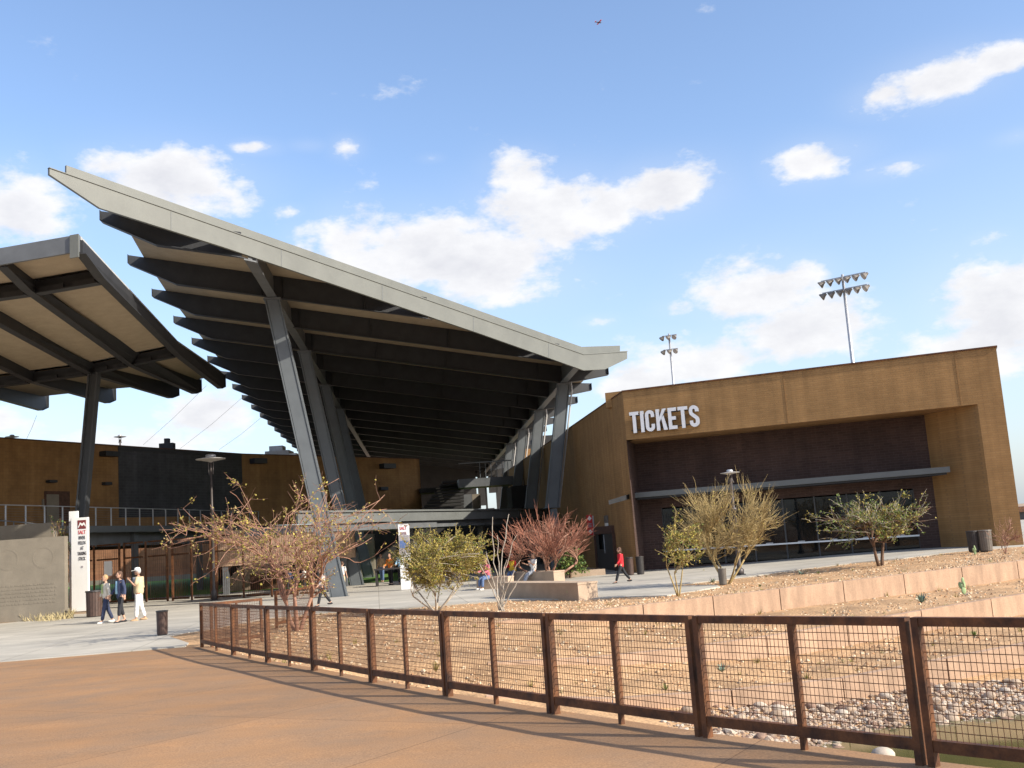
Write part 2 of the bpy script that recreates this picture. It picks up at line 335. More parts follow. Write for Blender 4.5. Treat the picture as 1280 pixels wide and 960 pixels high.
def strip(name, ya, yb, za, zb, rows, matn, amp):
    xs = np.arange(-13, 44.01, .25); mb = MB(); n = len(xs)
    for r in range(rows + 1):
        v = r / rows
        for X in xs:
            Y = ya(X) * (1 - v) + yb(X) * v
            mb.v.append((X, Y, (za(X) * (1 - v) + zb(X) * v if not callable(getattr(zb, 'f2', None)) else zb.f2(X, Y, v)) + (nz(X, Y, 1.1, amp) + nz(X, Y, 3.1, amp * .45)) * min(1, 6 * v * (1 - v) + .15)))
    for r in range(rows):
        for i in range(n - 1):
            a = r * n + i; mb.f.append((a, a + 1, a + n + 1, a + n)); mb.m.append(0)
    return mb.build(name, matn, smooth=True, kind='structure')
def s0z(X, Y, v): return z1(X) - .05 + (G(X, Y) - .035 - z1(X) + .05) * sstep(Y - y1(X), 0, 3.5)
class F2:
    def __init__(s, f): s.f2 = f
    def __call__(s, X): return 0
def tz(X, Y):                                       # terrain height at a point (for planting)
    if Y >= y1(X): return s0z(X, Y, 0)
    if Y >= y2(X): v = (Y - y2(X)) / (y1(X) - y2(X)); return (z2(X) - .05) * (1 - v) + (z1(X) - d1(X)) * v
    if Y >= y3(X): v = (Y - y3(X)) / (y2(X) - y3(X)); return (z3(X) - .05) * (1 - v) + (z2(X) - d2(X)) * v
    k = min(1, (y3(X) - Y) / 4.5); zb = z3(X) - d3(X); return zb + (zn(X) - zb) * k
strip('gravel_bed', y1, lambda X: 46.5, None, F2(s0z), 60, 'gravel_soil', .035)
strip('gravel_terrace', y2, lambda X: y1(X) - .02, lambda X: z2(X) - .05, lambda X: z1(X) - d1(X), 16, 'gravel_soil', .05)
strip('gravel_slope', y3, lambda X: y2(X) - .02, lambda X: z3(X) - .05, lambda X: z2(X) - d2(X), 14, 'gravel_soil', .06)
riverbed = strip('riverbed', lambda X: -8.0, lambda X: y3(X) - .02, None, F2(lambda X, Y, v: tz(X, Y)), 70, 'gravel_soil', .06)
w = MB(); w.add([(1.5, -8, -1.93), (44, -8, -1.93), (44, 21, -1.93), (1.5, 21, -1.93)], [(0, 1, 2, 3)]); w.build('pond_water', 'water', kind='structure')

# retaining walls, cast panel by panel
def retaining(label, yf, zf, df, x0, x1, step):
    t = thing('retaining_wall', label, 'retaining wall', (x0, yf(x0), zf(x0)))
    X = x0
    while X < x1:
        a, b = X + .012, X + step - .012
        mb = MB()
        def pt(x, f, z): return rel((x, yf(x) + f, z), t.location)
        lo = lambda x: zf(x) - max(df(x), .1) - .35
        mb.hexa([pt(a, -WT, lo(a)), pt(b, -WT, lo(b)), pt(b, .0, lo(b)), pt(a, .0, lo(a))], [pt(a, -WT, zf(a)), pt(b, -WT, zf(b)), pt(b, .0, zf(b)), pt(a, .0, zf(a))])
        mb.build('wall_panel', 'concrete_pink', t); X += step
retaining('long upper pink concrete retaining wall below the gravel bed with the trees', y1, z1, d1, -.9, 30, 1.95)
retaining('middle pink concrete retaining wall behind the railing, on the right', y2, z2, d2, -.9, 30, 2.1)
retaining('lowest pink concrete wall seen through the railing mesh above the river stones', y3, z3, d3, -.9, 30, 2.4)

# plaza: one cast sheet with the planted edge cut out
E0 = [(209, 795), (236, 803.5)]
edge_px = [(236, 803.5), (209, 794.5), (262, 786), (335, 772), (430, 764), (490, 761), (570, 755), (630, 750.5), (740, 747.5), (790, 745.5), (834, 744), (900, 733), (895, 731), (829, 732.5), (868, 728.5), (922, 722), (1000, 711.5), (1064, 703.5), (1130, 697.5), (1195, 689.5), (1280, 682.5), (1330, 677)]
def fine_poly(pts, step):
    out = []
    for a, b in zip(pts, pts[1:]):
        n = max(1, int((Vector(b) - Vector(a)).length / step))
        out += [tuple(Vector(a).lerp(Vector(b), i / n)) for i in range(n)]
    return out + [tuple(pts[-1])]
PE = [gg(x, y) for x, y in edge_px]
def plaza():
    P = [(p.x, p.y) for p in PE] + [(44, 47.5)]
    pts = fine_poly(P, .8)
    bm = bmesh.new()
    # back rows along x so the sheet can follow the rise on the right
    outer = [(60, 60), (60, 130), (-80, 130), (-80, 25.2), (-12.9, 25.02), (-8.45, 25.9)]
    from mathutils.geometry import delaunay_2d_cdt
    ring = pts + outer
    V_, E_, F_ = delaunay_2d_cdt([Vector(q) for q in ring], [], [list(range(len(ring)))], 1, 1e-5)[:3]
    bv = [bm.verts.new((q.x, q.y, 0)) for q in V_]
    for f in F_: bm.faces.new([bv[i] for i in f])
    for xc in (6, 8, 10, 12, 14, 16, 18, 20): bmesh.ops.bisect_plane(bm, geom=bm.verts[:] + bm.edges[:] + bm.faces[:], plane_co=(xc, 0, 0), plane_no=(1, 0, 0))
    r = bmesh.ops.extrude_face_region(bm, geom=bm.faces[:])
    for v in bm.verts: v.co.z -= .18
    for v in [e for e in r['geom'] if isinstance(e, bmesh.types.BMVert)]: v.co.z += .18
    for v in bm.verts: v.co.z += G(v.co.x, v.co.y)
    bmesh.ops.recalc_face_normals(bm, faces=bm.faces)
    me = bpy.data.meshes.new('plaza'); bm.to_mesh(me); me.materials.append(MATS['plaza_concrete']); link('plaza', me, kind='structure')
plaza()

# ================================================================== BRIDGE DECK AND RAILING
DS, DY = .0135, 24.0
def dz(y): return DS * (DY - y)
def deckpt(px, py):
    d = ray(px, py); t = (DS * DY - CZ) / (d.z + DS * d.y); return EYE + d * t
RB = [deckpt(*p) for p in [(252, 809), (292, 819), (335, 828), (393, 838), (466, 853), (560, 870), (692, 892), (880, 921), (1160, 957)]]
for _ in range(3):
    v = (RB[-1] - RB[-2]).normalized(); w_ = (RB[-2] - RB[-3]).normalized()
    ang = math.atan2(v.y, v.x) - math.atan2(w_.y, w_.x); a = math.atan2(v.y, v.x) + ang * .3
    p = RB[-1] + Vector((math.cos(a), math.sin(a), 0)) * 2.2; p.z = dz(p.y); RB.append(p)
def outward(i):
    d = (RB[min(i + 1, len(RB) - 1)] - RB[max(i - 1, 0)]).normalized(); return Vector((-d.y, d.x, 0)) * 1
def deck():
    e = [RB[i] + outward(i) * .16 for i in range(len(RB))]
    left = [(-12.9, 25.0), (-12.9, -12), (9, -12)]
    pts = [(-8.42, 25.86)] + [(p.x, p.y) for p in e] + [(e[-1].x + 1, e[-1].y - 4)] + left[::-1]
    bm = bmesh.new(); f = bm.faces.new([bm.verts.new((x, y, 0)) for x, y in pts]); bmesh.ops.triangulate(bm, faces=[f])
    for yc in range(-10, 26, 2): bmesh.ops.bisect_plane(bm, geom=bm.verts[:] + bm.edges[:] + bm.faces[:], plane_co=(0, yc, 0), plane_no=(0, 1, 0))
    r = bmesh.ops.extrude_face_region(bm, geom=bm.faces[:])
    for v in bm.verts: v.co.z -= .35
    for v in [g for g in r['geom'] if isinstance(g, bmesh.types.BMVert)]: v.co.z += .35
    for v in bm.verts: v.co.z += dz(v.co.y)
    bmesh.ops.recalc_face_normals(bm, faces=bm.faces)
    me = bpy.data.meshes.new('bridge_deck'); bm.to_mesh(me); me.materials.append(MATS['deck_concrete']); link('bridge_deck', me, kind='structure')
deck()
def rail_section(t, a, b, H=1.055, gap=.022, mesh=True, n_mid=1, name_mesh='wire_mesh'):
    """one welded frame: two stiles, a middle stile with a leg, rails and a woven wire panel"""
    a, b = Vector(a), Vector(b); d = (b - a); L_ = d.length; d.normalize()
    a = a + d * gap; b = b - d * gap; n = Vector((-d.y, d.x, 0)).normalized(); Z = Vector((0, 0, 1))
    sw, sd = .055, .075
    def up(p, z): return p + Z * z
    def stile(p, off, z0=0.0, w=sw, nm='post'):
        q = p + d * off; mb = MB(); mb.bar(rel(up(q, z0), t.location), rel(up(q, H), t.location), w, sd, up=tuple(n)); mb.build(nm, 'rust', t)
    stile(a, sw / 2); stile(b, -sw / 2)
    for nm, zc, h in (('top_rail', H - .032, .064), ('bottom_rail', .145, .085)):
        mb = MB(); mb.bar(rel(up(a + d * (sw + .001), zc), t.location), rel(up(b - d * (sw + .001), zc), t.location), .062, h); mb.build(nm, 'rust', t)
    m0 = (a + b) / 2; mb = MB(); mb.bar(rel(up(m0, .189), t.location), rel(up(m0, H - .066), t.location), .055, .055, up=tuple(n)); mb.build('middle_post', 'rust', t)
    mb = MB(); mb.bar(rel(m0, t.location), rel(up(m0, .101), t.location), .045, .045, up=tuple(n)); mb.build('leg', 'rust', t)
    mb = MB()
    for s, e in ((a + d * sw, m0 - d * .028), (m0 + d * .028, b - d * sw)):
        LL = (e - s).length; k = max(2, round(LL / .043))
        for i in range(1, k):
            p = s + d * (LL * i / k) + n * .004; mb.tube([rel(up(p, .187), t.location), rel(up(p, H - .064), t.location)], .0032, 4, False)
        for i in range(1, 13):
            z = .187 + (H - .064 - .187) * i / 13; mb.tube([rel(up(s, z), t.location), rel(up(e, z), t.location)], .0032, 4, False)
    mb.build(name_mesh, 'rust_wire', t, kind='stuff')
t = thing('bridge_railing', 'long rusty steel railing with wire mesh along the bridge deck in the foreground', 'railing', RB[0])
for a, b in zip(RB, RB[1:]): rail_section(t, a, b)
A_, B_, C_ = gz(262, 806, -.03), gz(330, 802, -.03), gz(392, 779, -.03)
t = thing('ramp_railing', 'short rusty railing behind the bridge railing around the big bare tree', 'railing', B_)
for a, b in ((gz(253, 811, -.03).lerp(B_, .12), B_), (gz(345, 786, -.02), gz(391, 776, -.02))): rail_section(t, a, b)

# ---- pebbles on the gravel, stones in the riverbed
def pebbles(name, n, samp, smin, smax, seed):
    rng = random.Random(seed); mb = MB()
    for _ in range(n):
        x, y, z = samp(rng); s = smin + (smax - smin) * rng.random() ** 3; a = rng.random() * 6.28; e = .6 + rng.random() * .5
        c, s_ = math.cos(a) * s, math.sin(a) * s; mb.cur = rng.randrange(3)
        h = s * (.45 + .3 * rng.random())
        mb.add([(x + c, y + s_, z - .01), (x - s_ * e, y + c * e, z - .01), (x - c, y - s_, z - .01), (x + s_ * e, y - c * e, z - .01), (x + c * .45, y + s_ * .4, z + h), (x - c * .4, y - s_ * .45, z + h * .85)],
               [(0, 1, 4), (1, 5, 4), (1, 2, 5), (2, 3, 5), (3, 4, 5), (3, 0, 4)])
    mb.build(name, ['pebble_a', 'pebble_b', 'pebble_c'], kind='stuff')
import bisect
PEX = [(p.x, p.y) for p in PE[1:]]
def in_plaza(x, y):       # inside the paved sheet (beyond the planted edge)?
    c = False; P = [(p.x, p.y) for p in PE] + [(44, 44), (60, 130), (-80, 130), (-80, 25.2), (-8.45, 25.9)]
    j = len(P) - 1
    for i in range(len(P)):
        if (P[i][1] > y) != (P[j][1] > y) and x < (P[j][0] - P[i][0]) * (y - P[i][1]) / (P[j][1] - P[i][1]) + P[i][0]: c = not c
        j = i
    return c
def on_deck(x, y):
    for a, b in zip(RB, RB[1:]):
        if min(a.y, b.y) <= y <= max(a.y, b.y): return x < np.interp(y, [b.y, a.y], [b.x, a.x]) + .2
    return y > 25.4 and x < -7.9
def samp_bed(rng):
    while True:
        y = 20 + 23 * rng.random() ** 1.3; x = y * (-.36 + .9 * rng.random())
        if x < 30 and y > y1(x) + .05 and not in_plaza(x, y) and not on_deck(x, y): return x, y, tz(x, y)
def samp_ter(rng):
    while True:
        y = 12 + 19 * rng.random(); x = y * (-.36 + .95 * rng.random())
        if x < 24 and y3(x) < y < y1(x) - .25 and abs(y - y2(x)) > .25 and not on_deck(x, y): return x, y, tz(x, y)
pebbles('gravel_mulch', 15000, samp_bed, .012, .06, 3)
pebbles('gravel_scatter', 7000, samp_ter, .010, .065, 4)
def dry_weeds():
    rng = random.Random(77); mb = MB()
    for k in range(150):
        x, y, z = (samp_bed if k % 3 == 0 else samp_ter)(rng); h0 = rng.uniform(.05, .2)
        for _ in range(rng.randrange(8, 20)):
            d = Vector((rng.gauss(0, .6), rng.gauss(0, .6), 1)).normalized() * h0 * rng.uniform(.6, 1.2); w_ = Vector((rng.gauss(0, 1), rng.gauss(0, 1), 0)).normalized() * .008; o = Vector((x + rng.gauss(0, .02), y + rng.gauss(0, .02), z - .01))
            mb.cur = k % 2; mb.add([o - w_, o + w_, o + d], [(0, 1, 2)])
    mb.build('dry_weeds', ['dry_grass', 'leaf_olive'], kind='stuff')
dry_weeds()
def riverstones():
    rng = random.Random(11); shapes = []
    for k in range(10):
        bm = bmesh.new(); bmesh.ops.create_icosphere(bm, subdivisions=2 if k < 4 else 1, radius=1)
        sx, sy, s_z = 1, .65 + .3 * rng.random(), .45 + .25 * rng.random()
        for v in bm.verts:
            f = 1 + .22 * noise.noise(v.co * 1.3 + Vector((k * 5, 0, 0))); v.co = Vector((v.co.x * sx * f, v.co.y * sy * f, v.co.z * s_z * f))
        me = bpy.data.meshes.new('rock'); bm.to_mesh(me); me.materials.append(MATS[('rock_a', 'rock_b', 'rock_c', 'rock_d')[k % 4]]); shapes.append(me)
        me.polygons.foreach_set('use_smooth', [k < 4] * len(me.polygons))
    spots = []
    for _ in range(26000):
        y = 15.2 + 7 * rng.random(); x = y * (.06 + .56 * rng.random())
        dd = y3(x) - WT - y
        if dd < .0 or x < .9: continue
        if x < 4 and rng.random() > sstep(x + (18.6 - y) * .6, 1.2, 3.8): continue
        z = tz(x, y)
        if z < -2.05: continue
        spots.append((x, y, z, (.022 + .055 * rng.random() ** 2) if rng.random() < .985 else .14))
    spots.sort(key=lambda q: -q[3] / q[1])
    for x, y, z, s in spots[:290]:
        link('rock', rng.choice(shapes), riverbed, Matrix.Translation((x, y, z + s * .18)) @ Matrix.Rotation(rng.random() * 6.28, 4, 'Z') @ Matrix.Rotation(rng.random() * .5, 4, 'X') @ Matrix.Scale(s * 1.05, 4))
    mb = MB()
    for x, y, z, s in spots[290:]:
        me = shapes[4 + rng.randrange(6)]; mb.cur = rng.randrange(4); a = rng.random() * 6.28; c, q = math.cos(a) * s, math.sin(a) * s
        mb.add([(x + v.co.x * c - v.co.y * q, y + v.co.x * q + v.co.y * c, z + s * .15 + v.co.z * s) for v in me.vertices], [tuple(p.vertices) for p in me.polygons])
    mb.build('river_stones', ['rock_a', 'rock_b', 'rock_c', 'rock_d'], riverbed, kind='stuff')
    mb = MB(); mb.ell((0, 0, 0), (.2, .2, .13), 10, 7)
    p = gz(1104, 945, -1.84); o = mb.build('boulder', 'rock_d', smooth=True); o.location = (p.x, p.y, -1.83); tag(o, 'pale rounded boulder standing in the green pond water', 'boulder')
riverstones()
# ================================================================== MAIN ROOF (folded canopy on leaning columns)
dv = ray(527, 676); AX = Vector((dv.x, dv.y, 0)).normalized(); TV = Vector((AX.y, -AX.x, 0))
def W(t, D, z): return Vector((TV.x * t + AX.x * D, TV.y * t + AX.y * D, z))
def onD(px, py, D):
    d = ray(px, py); p = EYE + d * (D / d.dot(AX)); return p.dot(TV), p.z
DL, SP, KS, MS, BD, NB = 48.0, 6.67, .178, .152, 1.05, 18     # first column bay, beam spacing, skew, fall, beam depth, beams
tL, zL0 = onD(341, 374, DL); zL0 += .10
TB = 9.45                                                       # fold line
def DB(i, t): return DL + SP * (i - 2) + KS * (t - tL)
def zd(t): return zL0 + BD - MS * (t - tL) if t <= TB else zL0 + BD - MS * (TB - tL) - .05 * (t - TB)
def onroof(px, py, off):
    r = ray(px, py); k = (zL0 + BD + off + MS * tL - CZ) / (r.z + MS * r.dot(TV)); p = EYE + r * k; return p.dot(TV), p.dot(AX)
fa, fb = onroof(125, 231.8, -.15), onroof(728, 442, -.15)
KF = (fb[1] - fa[1]) / (fb[0] - fa[0])
def DF(t): return fa[1] + KF * (t - fa[0])
def onfas(px, py, back=0.0):       # pixel on the vertical plane of the front fascia
    n = AX - TV * KF; r = ray(px, py); k = (fa[1] - KF * fa[0] + back - n.dot(EYE)) / n.dot(r); p = EYE + r * k; return p.dot(TV), p.z
roof = thing('stadium_roof', 'huge folded grey steel canopy on leaning columns over the stadium entrance', 'roof', W(-4, 50, 0))
def rp(t, D, z): return rel(W(t, D, z), roof.location)
FN = (TV * -KF + AX).normalized()    # pointing back into the roof
def fas_prism(name, pxs, back, th, mt):
    pts = [onfas(x, y, back) for x, y in pxs]; mb = MB(); mb.prism([rp(t, DF(t) + back, z) for t, z in pts], FN * th); return mb.build(name, mt, roof)
fas_prism('fascia', [(62, 210), (730, 443.5), (784, 440), (784, 448.5), (757, 461.5), (730, 463), (600, 417), (280, 309), (125, 260), (62, 218)], 0, .12, 'steel_fascia')
fas_prism('fascia_cap', [(62, 208.8), (730, 442), (785, 438.5), (784, 439.8), (730, 443.3), (62, 209.8)], -.05, .14, 'steel_fascia')
fas_prism('roof_edge', [(83, 206.5), (727, 433.5), (775, 432), (775, 447), (727, 452), (83, 230)], .9, .1, 'steel_fascia')
for px in (214, 352, 478, 592, 686):     # welded joints in the fascia plates
    yt, yb = np.interp(px, [62, 730], [210, 443.5]), np.interp(px, [125, 280, 600, 730], [260, 309, 417, 463])
    fas_prism('joint_cover', [(px - .45, yt + .6), (px + .45, yt + .9), (px + .45, yb - .4), (px - .45, yb - .8)], -.012, .010, 'steel_ledge')
def tf_fascia(i): return (fa[1] - KF * fa[0] - (DL + SP * (i - 2) - KS * tL)) / (KS - KF)      # where beam i runs into the fascia
tf = tf_fascia
TIPS = [v * .96 for v in (-11.9, -12.3, -13.05, -13.65, -14.1, -14.5, -14.85, -15.15, -15.5, -15.85, -16.1, -16.3, -16.5, -16.7, -16.9, -17.05, -17.2, -17.3, -17.4)]
TRT = 12.5
def tip(i): return TIPS[i]
def edge(i): return tip(i) + .62
def plan_prism(name, plan, z0, z1_, mt, parent=roof):
    mb = MB(); mb.prism([rp(t, D, zd(t) + z0) for t, D in plan], (0, 0, z1_ - z0)); return mb.build(name, mt, parent)
def plates(z0, z1_, nm, mt, g):
    CF = 1.06 * math.hypot(1, KF); tf = lambda i: tf_fascia(i) - CF / (KF - KS)      # boards stop behind the raised edge
    for i in range(0, NB):
        nxt = i + 1; a = edge(i) if i else edge(1) - .35
        t1 = min(tf(nxt), TB); Dn = lambda t: DB(nxt, t) - g; Di = lambda t: DB(i, t) + g; Ff = lambda t: DF(t) + CF
        if i == 0: P = [(a, Ff(a)), (edge(1), Dn(edge(1))), (t1 - .15, Dn(t1 - .15))] if Ff(a) < Dn(edge(1)) - .2 and t1 > edge(1) + .3 else None
        else:
            t0 = tf(i)
            if t0 < TB: P = [(edge(i), Di(edge(i))), (edge(nxt), Dn(edge(nxt))), (t1, Dn(t1))] + ([(TB, Ff(TB))] if tf(nxt) > TB else []) + [(t0 + .15, Di(t0 + .15))]
            else: P = [(edge(i), Di(edge(i))), (edge(nxt), Dn(edge(nxt))), (TB, Dn(TB)), (TB, Di(TB))]
        if P: plan_prism(nm, P, z0, z1_, mt)
        if tf(nxt) > TB:
            e = TRT - .7
            lo = (lambda t: max(Ff(t), Di(t)))
            plan_prism(nm, [(TB + .003, lo(TB)), (TB + .003, Dn(TB)), (e, Dn(e)), (e, lo(e))], z0, z1_, mt)
plates(.0, .06, 'soffit_panel', 'soffit', .012)
plates(.065, .11, 'roof_sheet', 'steel_mid', .004)
def beam(i):
    tl = tip(i); tr = TRT; t_end = tf(i) - .21 if tf(i) < TRT else tr
    cutr = tf(i) < TB
    top = [(tl, zd(tl) - .012)] + ([(t_end, zd(t_end) - .012)] if cutr else [(TB, zd(TB) - .012), (tr, zd(tr) - .012)])
    bot = ([(t_end, zd(t_end) - BD)] if cutr else [(tr, zd(tr) - .48), (TB + 1.0, zd(TB) - BD * .93), (TB, zd(TB) - BD)]) + [(tl + 2.0, zd(tl + 2.0) - BD), (tl, zd(tl) - .42)]
    b = mb = MB(); D = lambda t: DB(i, t)
    mb.prism([rp(t, D(t) - .05, z) for t, z in top + bot], AX * .10)
    fl = bot[::-1]
    for a, c in zip(fl, fl[1:]):
        last = tf(i) < TRT and c is fl[-1]; cf, cb = (c[0] - .15, c[0] + .25) if last else (c[0], c[0])     # skewed end against the fascia
        mb.hexa(*[[rp(a[0], D(a[0]) - .19, a[1] - g), rp(cf, D(cf) - .19, c[1] - g), rp(cb, D(cb) + .19, c[1] - g), rp(a[0], D(a[0]) + .19, a[1] - g)] for g in (.035, .002)])
    e = [top[0], bot[-1]]
    for (tq, zt_, zb2, s) in ((tl, top[0][1], bot[-1][1], -1),) + (((tr, top[-1][1], bot[0][1], 1),) if not cutr else ()):
        mb.hexa([rp(tq + s * .03, D(tq) - .19, zb2), rp(tq + s * .004, D(tq) - .19, zb2), rp(tq + s * .004, D(tq) + .19, zb2), rp(tq + s * .03, D(tq) + .19, zb2)],
                [rp(tq + s * .03, D(tq) - .19, zt_), rp(tq + s * .004, D(tq) - .19, zt_), rp(tq + s * .004, D(tq) + .19, zt_), rp(tq + s * .03, D(tq) + .19, zt_)])
    for tq in (tL - .5, tL + .5, tL + 4.2, tL + 8.4, TB - 1.6):
        if tq < t_end - .3 and tq > tl + 2:
            mb.hexa([rp(tq - .012, D(tq) - .17, zd(tq) - BD + .004), rp(tq + .012, D(tq) - .17, zd(tq) - BD + .004), rp(tq + .012, D(tq) - .052, zd(tq) - BD + .004), rp(tq - .012, D(tq) - .052, zd(tq) - BD + .004)],
                    [rp(tq - .012, D(tq) - .17, zd(tq) - .03), rp(tq + .012, D(tq) - .17, zd(tq) - .03), rp(tq + .012, D(tq) - .052, zd(tq) - .03), rp(tq - .012, D(tq) - .052, zd(tq) - .03)])
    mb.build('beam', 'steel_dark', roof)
for i in range(1, NB + 1): beam(i)
DE = DB(NB, 0) + .3
tR, zR = onD(704, 474, DB(4, 9.2))
# longitudinal girders over the column heads
for tg, mt in ((tL, 'steel_mid'), (tR, 'steel_column')):
    mb = MB(); g0 = DF(tg) + .52
    for hw, za_, zb_ in ((.07, -BD - .001, -.06), (.21, -BD - .06, -BD - .002)):
        a_, b_ = tg - hw, tg + hw; q = [(a_, DF(a_) + .135), (b_, DF(b_) + .135), (b_, DE), (a_, DE)]
        mb.hexa([rp(t_, D_, zd(tg) + za_) for t_, D_ in q], [rp(t_, D_, zd(tg) + zb_) for t_, D_ in q])
    mb.build('girder', mt, roof)
def column(D, tt, zt, tb2, zb2, w0, w1, dp, mt='steel_column'):
    mb = MB()
    def ring(t, z, w, d): return [rp(t - w / 2, D - d / 2, z), rp(t + w / 2, D - d / 2, z), rp(t + w / 2, D + d / 2, z), rp(t - w / 2, D + d / 2, z)]
    mb.hexa(ring(tb2, zb2, w1 - .1, dp), ring(tt, zt, w0 - .1, dp))
    for s in (-.5, .5): # side flanges stand proud of the web
        mb.hexa(ring(tb2 + s * w1, zb2, .06, dp + .08), ring(tt + s * w0, zt, .06, dp + .08))
    c = mb.build('column', mt, roof)
    mb = MB(); mb.hexa(ring(tb2, zb2, w1 + .2, dp + .2), ring(tb2 - .01, zb2 + .05, w1 + .2, dp + .2)); mb.build('base_plate', 'steel_mid', c)
    mb = MB(); mb.hexa(ring(tt, zt + .005, w0 + .15, dp + .1), ring(tt, zt + .1, w0 + .15, dp + .1)); mb.build('cap_plate', 'steel_mid', c)
bL = onD(424, 739, DL); bL2 = onD(446, 736, DB(4, tL))
for i in (2, 4, 6, 8):
    D = DB(i, tL); zt = zd(tL) - BD - .18
    column(D, tL, zt, bL[0], -.05, .64, .70, .50)
for i in (4, 6, 8, 10):
    D = DB(i, tR); zt = zd(tR) - BD - .18; tb2, zb2 = onD(689.5, 635, DB(4, tR))
    column(D, tR, zt, tb2, zb2, .70, .74, .50)
    mb = MB(); s = tb2; mb.prism([rp(s - .35, D - .28, 0), rp(s + .4, D - .28, 0), rp(s + .3, D - .28, zb2 - .06), rp(s - .1, D - .28, zb2 - .06)], AX * .56); mb.build('pier', 'steel_mid', roof)
    mb = MB(); mb.tube([rp(tR + .5, D + .1, zt + .25), rp(tR + .52, D + .1, zt - .35), rp(tb2 + .5, D + .1, zb2)], .055, 6); mb.build('downpipe', 'lamp_shade', roof)
# tie beams bracing the raised right eaves

